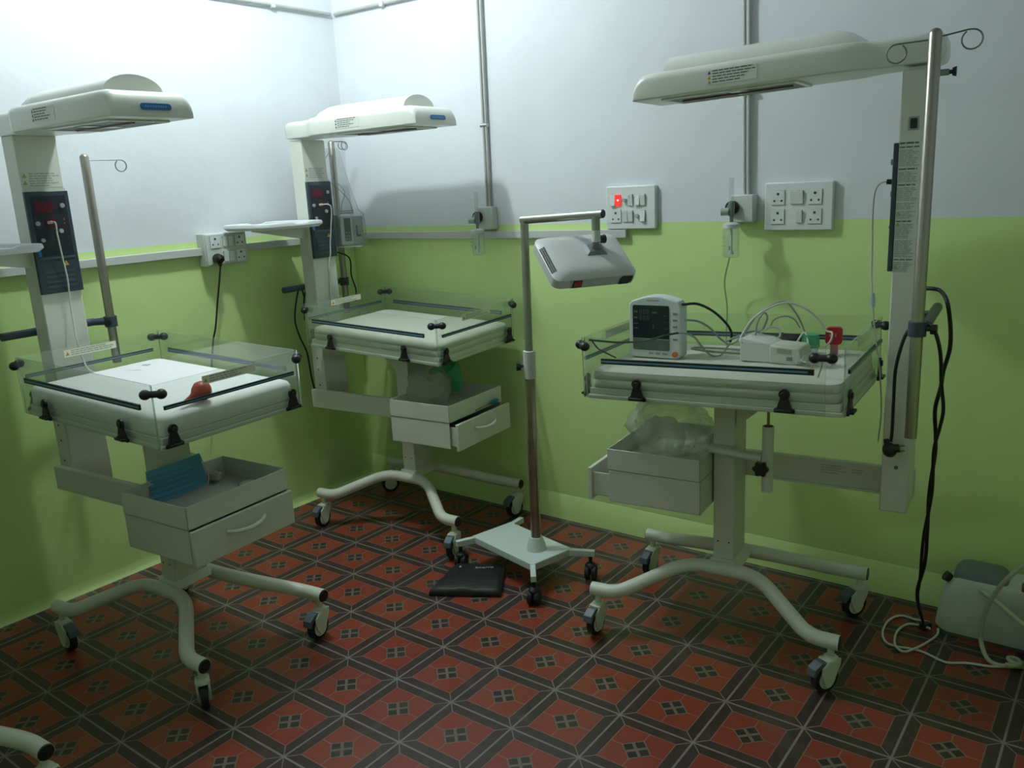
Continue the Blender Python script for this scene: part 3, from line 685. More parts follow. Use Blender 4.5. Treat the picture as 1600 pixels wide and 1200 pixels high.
warmer(2, 'infant warmer at the right carrying the monitor and white pump', dict(cast=(-122,-92,-90,-118), drawer=.062, pole=(-.582,.834,1.935), kdir=(-1,.05,0), near=1, nxh=-.375,
    hooks=[(1,.05,.090,.024,.027,-.002),(-1,-.12,.085,.024,.024,.012)], probe=None))
warmer(3, 'infant warmer mostly out of view, only its caster and tube at bottom left', dict(cast=(-80,-75,12,-120), drawer=0, pole=(-.575,.985,1.85), kdir=(.7,-.7,0), hooks=[(.1,1,.085,.020,.006,0)], probe=None))
# mattresses rest in the trays
def mattress(i, label, m, top=.931, lay=True):
    T = bedT(i); o = Vector(T(Vector((0,0,.868)))); ob = mb(m); X0, X1, Yw = -.412, .385, .257
    Rz = POSES[i][2]
    def TT(p): return T(p)-o
    ob.T = TT; nx, ny = 44, 30
    def ring(z, ins):
        q = rrect((X1-X0)-2*ins, 2*Yw-2*ins, .035, 5); return [Vector(((X0+X1)/2+a, b_, z)) for a, b_ in q]
    # sides
    zs = [(.868,.004),(.872,.0),(.893,.0),(.897,.004),(.901,.0),(top-.016,.0),(top-.006,.004)] if lay else [(.868,.004),(.873,.0),(top-.02,.0),(top-.008,.004)]
    rings = [ring(z, n) for z, n in zs]
    # top as concentric rounded rings, with cloth wrinkles
    for k in range(1, 15):
        s1 = 1-k/15; r = [Vector(((X0+X1)/2+(p.x-(X0+X1)/2)*s1, p.y*s1, top)) for p in ring(top, .010)]
        for p in r: p.z += .0035*noise.noise(Vector((p.x*9+i*5, p.y*11, .3)))*(1 if k > 1 else .3)
        rings.append(r)
    if not lay or True:
        for r in rings[1:len(zs)-1]:
            for p in r:
                d = .004*noise.noise(Vector((p.x*12, p.y*12, p.z*40+i))); p.x += d*math.copysign(1, p.x); p.y += d*math.copysign(1, p.y)
    ob.loft(rings); e = ob.build('mattress', angle=60); e.location = wl(i, o); e.rotation_euler = (0,0,Rz)
    return setp(e, label, 'mattress')
mattress(0, 'white sheeted mattress with a red rubber bulb on it', sheet, .938, False)
mattress(1, 'bare off-white mattress in the bed of the corner warmer', sheet2, .930)
mattress(2, 'ivory mattress under the patient monitor at the right', sheet2, .930)
mattress(3, 'off-white mattress in the warmer out of view at left', sheet2, .930)
# ==== SMALL THINGS ====
def cable(name, label, cat, pts, r, m, n=8, group=None, seg=8):
    o = Vector(pts[0]); c = mb(m).tube(curve([Vector(p)-o for p in pts], n), r, seg).build(name, angle=80); c.location = o
    return setp(c, label, cat, group)
def W3(px, py, y): return wl(2, wloc(2, px, py, 1, y))

# red rubber bulb on the left bed
bq = wloc(0,318,637,0,.345); bq2 = wloc(0,276,652,0,.352); bz = bedT(0)(Vector((bq.x,bq.y,.940))).z
o = wl(0, (bq.x,bq.y,bz)); b = mb(redp)
d = wl(0,bq2)-wl(0,bq); d.z = 0; d.normalize()
prof = [(-.032,.001),(-.030,.012),(-.022,.024),(-.008,.0315),(.006,.031),(.020,.022),(.030,.012),(.042,.0075),(.066,.005),(.084,.0035)]
b.tube([Vector((0,0,.031))+d*x+Vector((0,0,-max(0,x-.01)*.32)) for x, r in prof],[r for x, r in prof],20)
e = b.build('bulb_syringe', angle=80); e.location = o; setp(e, 'red rubber suction bulb lying on the left white mattress', 'bulb syringe')
# white plug lying at the head of the left bed
o = wl(0, (-.30,.17,.988)); b = mb(whitecable); b.box((-.016,-.010,0),(.010,.010,.014)); b.cyl((.01,0,.007),(.024,0,.006),.004,8); e = b.build('small_plug', bev=.002); e.location = o; e.rotation_euler = (0,0,.6)
setp(e, 'small white plug lying at the head of the left mattress', 'plug')
cable('sensor_lead', 'thin pale lead curling over the head of the left mattress', 'cable', [wl(0,q) for q in ((-.285,.17,.99),(-.25,.10,.988),(-.16,.02,.986),(-.05,.0,.984),(-.02,.06,.984),(-.07,.10,.985),(-.15,.10,.986))], .0022, whitecable)

# contents of the left warmer's box
def maskmesh(m):
    b = mb(m); nx, ny = 12, 13; vs = []
    for j in range(ny):
        for i in range(nx):
            u_, v_ = i/(nx-1)-.5, j/(ny-1)-.5
            vs.append(Vector((u_*.165, .006*(1 if j%2 else -1)*(1-abs(v_))+.022*(1-(2*u_)**2)-.01, v_*.095+.012*u_)))
    n = len(vs); vs += [p+Vector((0,.002,0)) for p in vs]; fs = []
    for j in range(ny-1):
        for i in range(nx-1):
            a = j*nx+i; fs += [(a,a+1,a+nx+1,a+nx),(n+a,n+a+nx,n+a+nx+1,n+a+1)]
    bd = [i for i in range(nx)]+[j*nx+nx-1 for j in range(1,ny)]+[(ny-1)*nx+i for i in range(nx-2,-1,-1)]+[j*nx for j in range(ny-2,0,-1)]
    fs += [(bd[k],bd[(k+1)%len(bd)],n+bd[(k+1)%len(bd)],n+bd[k]) for k in range(len(bd))]
    b.add(vs, fs); return b
mc_ = wloc(0,277,748,2,.672); mcw = wl(0, mc_)
fm = thing('face_mask', 'blue pleated face mask propped in the left warmer box', 'face mask', (mcw.x,mcw.y,.606), math.atan2(CAM.y-mcw.y, CAM.x-mcw.x)+pi/2-.12)
e = maskmesh(maskb).build('mask_body', fm, angle=70); e.location = (0,0,.066); e.rotation_euler = (math.radians(-22), math.radians(-9), 0); e.scale = (1.12,1,1.2)
R_ = e.rotation_euler.to_matrix()
for sx in (-1,1):
    pts = [Vector((0,0,.066))+R_@Vector(q) for q in ((sx*.091,0,.050),(sx*.098,.004,.02),(sx*.102,.008,-.005),(sx*.098,.004,-.028),(sx*.091,0,-.050))]
    mb(whitecable).tube(curve(pts),.0014,6).build('ear_loop', fm)
def crumple(name, label, cat, loc, r, m, seed, group=None):
    f = lambda p: 1+.38*noise.noise(p*2.3+Vector((seed,0,0)))+.18*noise.noise(p*6+Vector((0,seed,0)))
    z0 = min(((Vector((sin(t)*cos(a),sin(t)*sin(a),cos(t))))*f(Vector((sin(t)*cos(a),sin(t)*sin(a),cos(t))))).z for t in [pi*.75,pi*.85,pi*.99] for a in (0,1.5,3,4.5))
    b = mb(m); b.ball((0,0,r[2]*abs(z0)), r, 18, 12, f); e = b.build(name, angle=80); e.location = loc; return setp(e, label, cat, group)
crumple('crumpled_tissue','crumpled tissue at the far corner of the left storage box','tissue', wl(0,(.085,.120,.605)), (.030,.022,.018), tissue, 2)
crumple('crumpled_tissue','crumpled tissue by the right inner wall of the left storage box','tissue', wl(0,(.275,.120,.605)), (.052,.040,.014), tissue, 5)
crumple('crumpled_tissue','small tissue wad by the drawer side of the left storage box','tissue', wl(0,(.325,-.055,.605)), (.026,.017,.012), tissue, 9)

# contents of the corner warmer's box
rb = thing('resuscitator', 'clear soft bag and green mask piled in the corner warmer box', 'breathing bag', wl(1,(.18,-.05,.605)), .3)
def lumpy(r, seed, am=.22):
    return lambda p: 1+am*noise.noise(p*1.7+Vector((seed,0,0)))+.10*noise.noise(p*5+Vector((0,0,seed)))
b = mb(bagm); b.ball((-.03,-.01,.105), (.11,.095,.105), 28, 20, lumpy(0,3)); b.build('soft_bag', rb, angle=80)
b = mb(greenclear); b.tube([(.045,.14,.055),(.055,.135,.09),(.045,.125,.135),(.035,.11,.165),(.03,.10,.178)],[.020,.026,.036,.045,.040],20)
b.tube([(.03,.10,.17),(.0,.05,.18),(-.03,.02,.165)],[.030,.018,.014],14); b.build('green_mask', rb)
b = mb(labelw); b.box((-.028,-.004,0),(.028,.004,.048), Matrix.Rotation(.12,3,'X')); b.use(inkg).box((.004,-.0048,.012),(.020,-.0040,.036), Matrix.Rotation(.12,3,'X'), (0,0,.024)); e = b.build('sachet', bev=.002)
e.location = wl(1,(.345,-.085,.606)); e.rotation_euler = (0,0,1.15); setp(e, 'small white packet standing in the corner warmer box', 'packet')
bs = thing('small_brush', 'small blue brush with brown handle lying across the open drawer', 'brush', wl(1,(.4,.10,.615)), POSES[1][2]+pi/2-.05)
mb(bluebr).tube([(-.03,.0,.006),(-.01,0,.006),(.02,0,.007),(.038,0,.008)],[.004,.010,.011,.005],12).build('bristles', bs)
mb(brass).cyl((-.13,0,-.002),(-.03,0,.006),.0032,8).build('brush_handle', bs)

# meter in a clear bag on the corner warmer's IV pole
mc = wl(1, (-.475,.185,1.415)); yaw = math.atan2(CAM.y-mc.y, CAM.x-mc.x)+pi/2
mt = thing('bagged_meter', 'white handheld meter in a clear bag hung on the corner pole', 'medical meter', mc, yaw+.25)
mb(monw).box((-.058,-.022,-.072),(.005,.022,.072)).build('meter_body', mt, bev=.006)
b = mb(mat('meter_screen',(.10,.13,.13),.3)); b.box((-.038,-.0235,-.055),(-.006,-.022,.060)); b.use(mat('meter_buttons',(.30,.34,.33),.4))
for k in range(3):
    for j in range(2): b.box((-.034+j*.014,-.0245,-.048+k*.016),(-.025+j*.014,-.0230,-.040+k*.016))
b.build('meter_screen', mt)
b = mb(mat('pouch_grey',(.40,.46,.44),.5)); b.box((.005,-.016,-.072),(.060,.016,.066)); b.use(inkm).prism([(.022,-.034),(.046,-.034),(.046,-.024),(.030,-.024),(.030,.022),(.022,.022)],1,-.0175,-.0160); b.build('meter_pouch', mt, bev=.004)
b = mb(mat('bracket_greygreen',(.30,.34,.31),.5)); b.box((-.105,.0,-.082),(-.060,.012,.078)); b.build('mounting_plate', mt, bev=.003)
b = mb(bagthin); ang = [2*pi*k/20 for k in range(20)]; rings = []
for z, rx, ry, ox in ((-.088,.060,.012,.0),(-.080,.075,.032,.0),(.0,.078,.034,.0),(.075,.074,.032,.0),(.10,.055,.018,-.005),(.19,.050,.014,-.03),(.29,.048,.010,-.048),(.38,.040,.007,-.058),(.40,.03,.004,-.06)):
    rings.append([Vector((ox+rx*cos(a)*(1+.10*noise.noise(Vector((cos(a)*2,sin(a)*2,z*14)))), ry*sin(a)*(1+.5*noise.noise(Vector((cos(a)*3,sin(a)*3,z*11)))), z)) for a in ang])
b.loft(rings); b.build('clear_bag', mt, angle=70)
b = mb(wirem)
b.tube(curve([(-.07,.0,.385),(-.105,.0,.33),(-.10,.0,.26),(-.04,.0,.20),(.005,-.004,.14),(.018,-.006,.078)]),.0016,6)
b.tube(curve([(-.055,-.004,.24),(-.015,-.004,.19),(-.035,-.004,.13),(-.042,-.004,.09)]),.0014,6)
b.box((-.048,-.004,.082),(.020,.004,.087)); b.box((-.048,-.004,.092),(.020,.004,.096)); b.build('hanging_wires', mt)

# cords draped over the push bar of the corner warmer
def W2x(px, py, x): return wl(1, wloc(1, px, py, 0, x))
cable('power_cord','black cord looped over the push bar of the corner warmer','power cord',
      [W2x(476,466,-.60),W2x(469,446,-.622),W2x(463,470,-.63),W2x(461,500,-.63),W2x(468,525,-.63),W2x(480,552,-.63),W2x(487,590,-.63),W2x(495,615,-.63),W2x(498,590,-.62),W2x(497,560,-.62),W2x(491,540,-.62)], .0042, blackcable)
cable('power_cord','second black cord running down the column of the corner warmer','power cord',
      [W2x(480,424,-.60),W2x(478,450,-.60),W2x(475,470,-.60),W2x(476,500,-.60)], .0042, blackcable)
cable('power_cord','short black cord behind the IV pole of the corner warmer','power cord',
      [wl(1,(-.55,.10,1.32)),W2x(545,402,-.56),W2x(549,430,-.56),W2x(556,452,-.56),W2x(556,470,-.55)], .0038, blackcable)

# probe lead hanging by the right warmer's control panel
pl_ = [W3(1397,284,.0),W3(1388,284,.0),W3(1377,286,0),W3(1368,298,0),W3(1364,330,0),W3(1363,380,0),W3(1362,430,0),W3(1363,458,0)]
t_ = thing('temperature_probe','thin white probe lead hanging from the panel of the right warmer','cable',pl_[0]); O_ = pl_[0]
mb(whitecable).tube(curve([p-O_ for p in pl_[1:]]),.0022,7).build('lead', t_)
mb(blackp).cyl(Vector((0,0,0)), pl_[1]-O_+Vector((-.004,0,0)), .0075, 12).build('plug', t_)
b = mb(mat('pale_blue_plastic',(.42,.55,.52),.4)); a_, c_ = pl_[-1]-O_, W3(1364,480,0)-O_; b.tube([a_,a_.lerp(c_,.5),c_],[.006,.0085,.0065],10); b.build('connector', t_)
mb(whitecable).tube(curve([W3(1364,480,0)-O_,W3(1367,520,-.05)-O_,W3(1374,575,-.08)-O_,W3(1377,640,-.10)-O_,W3(1372,690,-.10)-O_]),.0022,7).build('lead', t_)

# black cords of the right warmer
q0 = [W3(1446,451,.08),W3(1458,452,.09)]
def yw(px, py, y): return on(px, py, 1, y)
ca = [W3(1440,451,.085),W3(1456,451,.10),W3(1470,455,.11),yw(1480,472,-.62),yw(1485,510,-.60),yw(1484,545,-.58),yw(1474,580,-.55),yw(1470,605,-.53),yw(1461,640,-.50),yw(1462,680,-.47),yw(1461,710,-.44),yw(1452,770,-.40),yw(1449,830,-.36),yw(1445,880,-.32),yw(1433,925,-.27),yw(1438,960,-.22)]
cb = [W3(1424,515,.160),W3(1440,506,.160),W3(1455,508,.165),yw(1465,530,-.66),yw(1470,560,-.62),yw(1471,600,-.57),yw(1474,640,-.52),yw(1468,670,-.49),yw(1459,705,-.45),yw(1456,770,-.41),yw(1443,840,-.36),yw(1438,900,-.30),yw(1434,935,-.26),yw(1443,975,-.215)]
cable('power_cord','black cord leaving the back of the right column and hanging to the floor','power cord', ca, .0058, blackcable)
cable('power_cord','black cord twisted around its neighbour below the right pole clamp','power cord', cb, .0052, blackcable)
t_ = thing('power_cord','black cord with three-pin plug dangling against the right column','power cord',W3(1390,703,.12)); O_ = W3(1390,703,.12)
mb(blackcable).tube(curve([W3(1426,513,.158)-O_,W3(1417,520,.160)-O_,W3(1407,545,.155)-O_,W3(1399,580,.14)-O_,W3(1396,630,.13)-O_,W3(1394,672,.12)-O_,W3(1392,690,.12)-O_]),.0048,8).build('cable', t_)
b = mb(blackp); b.ball((0,0,0),(.021,.017,.023),16,10); b.cyl((.004,0,.015),(.003,0,.034),.008,12); b.T = None
b.cyl((-.012,0,.002),(-.028,0,.002),.013,14); b.use(brass); b.box((-.044,-.003,.006),(-.028,.003,.010)); b.box((-.040,-.003,-.010),(-.028,.003,-.006))
e = b.build('plug', t_, angle=50); e.rotation_euler = (0,.25,POSES[2][2])

# ---------------- things on the right bed
B3 = bedT(2)
def top3(x, y): return B3(Vector((x, y, .932))).z
mzz = top3(.22,.10)
mo = thing('patient_monitor','white patient monitor with dark screen and orange knob','monitor', wl(2,(.240,.085,mzz)), POSES[2][2]+pi-.03)
mo.scale = (1.02,1,1.045); w_, h_, dp = .185, .205, .060
out = [(-w_/2,.012),(-w_/2+.010,0),(w_/2-.010,0),(w_/2,.012),(w_/2,.170),(w_/2-.012,.188)]+[(x, .188+.017*(1-(x/.075)**2)) for x in (.06,.045,.03,.015,0,-.015,-.03,-.045,-.06)]+[(-w_/2+.012,.188),(-w_/2,.176)]
mb(monw).prism(out,1,0,-dp).build('monitor_shell', mo, bev=.005, bseg=3)
for f in mo.children: f.location = (0,.05,0)
b = mb(screenk); F = -.0115
b.prism(rrect(.131,.148,.006),1,F-.0006,F+.001); b.v = [p+Vector((-.012,0,.100)) for p in b.v]; sc_ = b.build('screen', mo)
b = mb(screeng); b.box((-.0765,F-.0012,.028),(.0525,F-.0005,.063)); b.use(mat('screen_line',(.38,.42,.40),.4)).box((-.0765,F-.0013,.063),(.0525,F-.0006,.0645)); b.build('lower_window', mo)
b = mb(dimseg)
def seg8(cx, cz, s):
    for dx in (-.4,.4):
        for z_ in (0,1): b.box((cx+dx*s-.0009,F-.0012,cz+z_*s*.9+.001),(cx+dx*s+.0009,F-.0007,cz+(z_+1)*s*.9-.001))
    for z_ in range(3): b.box((cx-.32*s,F-.0012,cz+z_*s*.9-.0005),(cx+.32*s,F-.0007,cz+z_*s*.9+.0005))
for row in (.146,.126):
    for k in range(3): seg8(-.048+k*.0125, row, .0078)
    b.box((-.073,F-.0012,row+.004),(-.060,F-.0007,row+.009))
for z_ in (.112,.097): b.box((-.073,F-.0012,z_),(-.058,F-.0007,z_+.0025))
b.box((-.004,F-.0012,.098),(-.001,F-.0007,.112)); b.box((-.006,F-.0012,.148),(.010,F-.0007,.154)); b.box((.034,F-.0012,.140),(.046,F-.0007,.1415)); b.box((.036,F-.0012,.120),(.044,F-.0007,.1215)); b.box((.036,F-.0012,.098),(.048,F-.0007,.0995)); b.build('screen_digits', mo)
bt = mat('button_grey',(.20,.23,.22),.45)
for z_ in (.148,.127,.106,.064): mb(bt).box((.066,-.0135,z_-.0025),(.081,-.0095,z_+.0045)).build('side_button', mo, bev=.001)
for x_ in (-.012,.012,.036): mb(bt).box((x_-.008,-.0125,.013),(x_+.008,-.0095,.019)).build('front_button', mo, bev=.001)
mb(orangem).cyl((.074,-.010,.017),(.074,-.020,.017),.0088,20).build('orange_knob', mo)
mb(mat('nameplate_grey',(.30,.34,.32),.4)).box((-.028,-.0108,.188),(.018,-.0095,.192)).build('nameplate', mo)
# white pump
pz = top3(-.16,.06)
pu = thing('air_pump','white boxy pump with vents and a grey square on the right bed','pump', wl(2,(-.155,.045,pz)), POSES[2][2]+pi-.10)
mb(mat('pump_white',(.66,.68,.64),.35)).prism([(-.100,0),(.0,0),(.0,.058),(-.02,.066),(-.094,.076),(-.100,.072)],1,-.050,.060).build('pump_body', pu, bev=.004, bseg=3)
b = mb(mat('pump_ivory',(.60,.61,.54),.4)); b.prism([(-.0,0),(.100,0),(.106,.010),(.098,.052),(.090,.057),(-.0,.060)],1,-.058,.045); fr_ = b.build('pump_end', pu, bev=.006, bseg=3)
b = mb(mat('vent_shadow',(.34,.36,.31),.6))
for k in range(9): b.box((.026+k*.0052,-.0592,.034),(.0285+k*.0052,-.0575,.050))
b.build('vent_slots', pu); mb(mat('grey_square',(.20,.21,.22),.4)).box((.057,-.0595,.014),(.075,-.0575,.026)).build('grey_window', pu)
b = mb(mat('screw_grey',(.2,.2,.2),.5)); b.cyl((-.092,-.0505,.060),(-.092,-.052,.060),.002,8); b.build('screw', pu)
# black pouch behind the pump
cz = top3(-.15,-.10); b = mb(bagk); b.ball((0,0,.03),(.075,.045,.036),20,12,lumpy(0,11,.3)); e = b.build('dark_pouch', angle=80); e.location = wl(2,(-.165,-.085,cz-.004)); e.rotation_euler = (0,0,POSES[2][2]); setp(e,'dark soft pouch lying behind the white pump','pouch')
# green-tinted nebuliser chamber
cz = top3(-.24,-.02); nb = thing('nebuliser_cup','clear green-tinted plastic cup standing behind the pump','cup', wl(2,(-.245,-.045,cz)))
mb(bottlem).tube([(0,0,0),(0,0,.01),(0,0,.045),(0,0,.06)],[.014,.024,.028,.020],18).build('cup_body', nb); mb(greenclear).tube([(0,0,.030),(0,0,.072)],[.0295,.0265],18).build('green_collar', nb)
# red clip on a pink foot
rz_ = top3(-.31,-.09); rc = thing('red_clip','red plastic square clip standing at the head of the right bed','clip', wl(2,(-.310,-.085,rz_)), POSES[2][2]+pi+.1)
b = mb(redclip); o_ = rrect(.052,.058,.012,4); b.prism([(x,z+.062) for x, z in o_],1,-.012,.010); b.build('clip_body', rc, bev=.003)
b = mb(mat('pink_foot',(.50,.22,.18),.5)); b.box((-.010,-.010,0),(.014,.010,.036)); b.build('clip_foot', rc, bev=.002)
b = mb(mat('clip_print',(.55,.3,.3),.5)); b.box((-.014,-.0128,.060),(-.009,-.0120,.068)); b.box((.004,-.0128,.060),(.008,-.0120,.070)); b.build('clip_print', rc)
# oval clear dish with thick rim between monitor and pump
dz = top3(.04,.0); dish = thing('oval_dish','clear oval dish with grey-green rim between monitor and pump','dish', wl(2,(.015,-.01,dz+.004)), POSES[2][2]+.15)
ring = [(.125*cos(2*pi*k/40), .070*sin(2*pi*k/40), .010+.010*sin(2*pi*k/40+.6)) for k in range(40)]
mb(mat('rim_greygreen',(.20,.25,.19),.45)).tube(ring,.0035,8,closed=True).build('rim', dish)
b = mb(bagm); b.loft([[Vector((x*.98,y*.98,z)) for x,y,z in ring],[Vector((x*.8,y*.8,z*.5+.001)) for x,y,z in ring],[Vector((x*.4,y*.4,.003)) for x,y,z in ring]], caps=False); b.build('dish_film', dish)
# loose bubble-wrapped tubing bag near the pump's head side
b = mb(bagm); b.ball((0,0,.020),(.060,.045,.020),36,22,lambda p: 1+.4*noise.noise(p*2+Vector((21,0,0)))+.2*noise.noise(p*7)); e = b.build('clear_tubing_bag', angle=80); e.location = wl(2,(-.29,.10,top3(-.29,.10)-.004)); setp(e,'crumpled clear bag beside the pump at the head of the right bed','plastic bag')
# leads around the bed (each its own)
def W3c(L, r, m, label, grp=None): return cable('lead', label, 'cable', [W3(*q) for q in L], r, m)
W3c([(1066,476,.10),(1090,475,.04),(1115,487,-.02),(1136,507,-.06),(1143,522,-.08),(1141,534,-.09)], .0045, blackcable, 'thick black lead arching from the monitor side')
W3c([(1068,500,.10),(1090,502,.05),(1110,513,0),(1125,529,-.03),(1138,537,-.05),(1150,534,-.05),(1165,520,-.08),(1188,516,-.1)], .0038, greycable, 'grey lead arching from the middle of the monitor side')
W3c([(1057,521,.14),(1070,521,.12),(1085,527,.08),(1096,541,.05),(1108,553,.03),(1118,557,.02),(1128,553,.0),(1140,537,-.04)], .0036, greycable, 'lower lead dipping from the monitor across the oval dish')
W3c([(920,531,.275),(940,533,.25),(965,535,.21),(995,534,.19),(1020,530,.18),(1040,524,.17),(1060,520,.15)], .0034, blackcable, 'black lead stretched across the front of the monitor')
W3c([(925,533,.27),(935,545,.23),(950,553,.20),(962,559,.17)], .0028, blackcable, 'short black lead running down behind the foot clip')
W3c([(1155,534,.04),(1160,522,.02),(1175,500,0),(1200,482,-.03),(1228,473,-.05),(1255,480,-.06),(1278,498,-.07),(1290,516,-.07),(1300,520,-.06),(1298,532,-.05),(1288,543,-.05)], .0034, whitecable, 'pale lead arching high over the pump to the red clip')
W3c([(1158,530,.03),(1168,513,0),(1182,494,-.02),(1200,480,-.04),(1225,471,-.06),(1240,484,-.07),(1252,505,-.08),(1260,530,-.07),(1258,550,-.06)], .0030, greycable, 'grey lead arching above the pump and falling behind it')
W3c([(1180,528,.02),(1183,505,.0),(1193,489,-.01),(1199,495,-.02),(1195,508,-.03),(1185,527,-.03)], .0032, greycable, 'tight grey loop standing over the pump')
W3c([(1203,512,-.05),(1209,500,-.05),(1224,494,-.05),(1240,498,-.06),(1250,512,-.07)], .0022, greycable, 'thin grey loop behind the pump')
W3c([(1187,521,.0),(1202,512,-.02),(1215,513,-.03),(1219,524,-.02),(1210,532,.0)], .0036, whitecable, 'short white loop on top of the pump')
W3c([(1245,535,-.02),(1256,520,-.03),(1262,530,-.02),(1261,552,.0),(1252,575,.05)], .0036, whitecable, 'white lead beside the green cup')
W3c([(1135,533,-.04),(1150,527,-.03),(1168,523,-.03),(1190,517,-.04)], .0036, greycable, 'flat grey lead behind the pump')
W3c([(1278,590,.262),(1283,575,.262),(1285,566,.262)], .0022, greycable, 'thin wire end hanging from the head corner clip')
# crumpled bag in the right warmer's box, brush-clear plastic
bb = thing('polythene_bag','large crumpled clear polythene bag in the right warmer box','plastic bag', wl(2,(.215,-.01,.606)), POSES[2][2])
b = mb(bagm); b.ball((.010,0,.112),(.135,.160,.108),64,44,lambda p: 1+.22*noise.noise(p*1.8+Vector((4,0,0)))+.13*noise.noise(p*4.5)+.08*abs(noise.noise(p*9))+.03*noise.noise(p*22)); b.build('bag_film', bb, angle=80)
b = mb(bagm); b.ball((.04,.02,.075),(.085,.10,.075),30,18,lumpy(0,8,.35)); b.build('inner_fold', bb, angle=80)

# ---------------- phototherapy stand
A = math.radians(-13.8)
st = thing('lamp_stand','white lamp stand with steel pole and tilted lamp head','lamp stand', (1.481,-.567,0), A)
mb(standw).box((-.200,-.108,.100),(.200,.108,.130)).build('base_plate', st, bev=.003)
for sx, sy in ((-1,-1),(-1,1),(1,1),(1,-1)):
    c0 = Vector((sx*.185,sy*.093,0)); d = Vector((sx*.78,sy*.63,0)).normalized() if sx > 0 else Vector((sx*.30,sy*.95,0)).normalized()
    L_ = .115 if sx > 0 else .095; n_ = Vector((-d.y,d.x,0))*.011; b = mb(standw); e0, e1 = c0, c0+d*L_
    b.loft([[e0-n_+Vector((0,0,.099)),e0+n_+Vector((0,0,.099)),e0+n_+Vector((0,0,.128)),e0-n_+Vector((0,0,.128))],[e1-n_+Vector((0,0,.101)),e1+n_+Vector((0,0,.101)),e1+n_+Vector((0,0,.126)),e1-n_+Vector((0,0,.126))]])
    ar = b.build('base_arm', st, bev=.002)
    b = mb(rubber); cc = c0+d*(L_-.018); s_ = Vector((cos(.6),sin(.6),0)); t_ = Vector((-sin(.6),cos(.6),0))
    b.cyl(cc+Vector((0,0,.070)), cc+Vector((0,0,.103)), .008, 10); b.tube([cc-s_*.022+Vector((0,0,.031)),cc-s_*.006+Vector((0,0,.031))],[.031,.031],20); b.tube([cc+s_*.006+Vector((0,0,.031)),cc+s_*.022+Vector((0,0,.031))],[.031,.031],20); b.cyl(cc-s_*.022+Vector((0,0,.031)),cc+s_*.022+Vector((0,0,.031)),.01,10)
    b.ball(cc+Vector((0,0,.058)),(.024,.024,.016),14,8); b.build('twin_caster', st)
Ri = Matrix.Rotation(-A,3,'Z')
def sl(x, y, z): v = Ri@(Vector((x,y,z))-Vector((1.481,-.567,0))); return v
P_ = (1.578,-.588); Q_ = (1.592,-.588)
b = mb(standw); b.tube([sl(P_[0],P_[1],.130),sl(P_[0],P_[1],.150),sl(P_[0],P_[1],.185)],[.042,.038,.027],24); b.build('pole_collar', st)
b = mb(mat('reflection_tinted_chrome',(.40,.35,.30),.3,metal=1,noise_amt=.35,noise_scale=16)); b.cyl(sl(P_[0],P_[1],.17), sl(1.586,-.588,.90), .0205, 22); b.build('lower_pole', st)  # brown mottling in the colour imitates reflection streaks on the chrome pole
b = mb(boxw); b.cyl(sl(1.5855,-.588,.855), sl(1.5865,-.588,.965), .0245, 24); b.build('pole_sleeve', st, bev=.002)
b = mb(blackp); k0 = sl(1.586,-.588,.905); dk = Ri@Vector((-.8,-.6,0)); b.cyl(k0+dk*.022,k0+dk*.036,.006,10); poly=[]
b.tube([k0+dk*.034,k0+dk*.052],[.017,.019],8); b.build('sleeve_knob', st)
stl = mat('satin_pole',(.36,.37,.31),.4,metal=.8)
b = mb(stl); b.cyl(sl(1.586,-.588,.95), sl(Q_[0],Q_[1],1.470), .0155, 20); b.build('upper_pole', st)
b = mb(stl); b.cyl(sl(Q_[0]-.012,Q_[1],1.466), sl(1.935,-.588,1.482), .0155, 20); b.use(blackp).cyl(sl(1.935,-.588,1.482), sl(1.938,-.588,1.482), .0135, 16); b.build('top_arm', st)
# head: axes from its own tilt
wv = Vector((.535,.845,0)).normalized(); pv = Vector((-.845,.535,0)).normalized(); tau = math.radians(36)
dv = pv*cos(tau)+Vector((0,0,1))*sin(tau); nv = wv.cross(dv); nv = nv if nv.z > 0 else -nv
HC = Vector((1.868,-.600,1.342)); 
def hp(a, d, n): return Ri@(HC+wv*a+dv*d+nv*n-Vector((1.481,-.567,0)))
b = mb(stl); jt = sl(1.905,-.588,1.480); b.cyl(jt, jt+Vector((0,0,-.07)), .015, 18); b.use(boxw).cyl(jt+Vector((0,0,-.055)), jt+Vector((0,0,-.095)), .0155, 18); b.build('drop_tube', st)
b = mb(headd); bc = hp(.035,.01,.012); b.cyl(jt+Vector((0,0,-.09)), bc, .0135, 16)
q = [hp(.035+a,.01+d,.006) for a, d in ((-.045,-.035),(.045,-.035),(.045,.035),(-.045,.035))]; q2 = [hp(.035+a*.6,.01+d*.6,.020) for a, d in ((-.045,-.035),(.045,-.035),(.045,.035),(-.045,.035))]
b.loft([q,q2]); b.build('swivel_bracket', st, bev=.002)
b = mb(blackp); kk = jt.lerp(bc,.72); dk = Ri@wv; b.cyl(kk, kk+dk*.026, .006, 10); b.tube([kk+dk*.022,kk+dk*.040],[.014,.016],8); b.build('swivel_knob', st)
b = mb(headg); rings = []
for n_, s1 in ((-.050,.97),(-.046,1.0),(-.012,1.0),(.004,.86),(.009,.60),(.010,.3)):
    rings.append([hp(p[0],p[1],n_) for p in rrect(.325*s1, .235*s1, .030, 5)])
b.loft(rings); hd_ = b.build('lamp_head', st, angle=32)
b = mb(mat('head_edge',(.42,.45,.42),.4)); b.loft([[hp(a,-.1185,n_) for a,n_ in ((-.100,-.046),(.142,-.046),(.142,-.008),(-.100,-.008))],[hp(a,-.121,n_) for a,n_ in ((-.100,-.046),(.142,-.046),(.142,-.008),(-.100,-.008))]]); b.build('rear_panel', hd_)
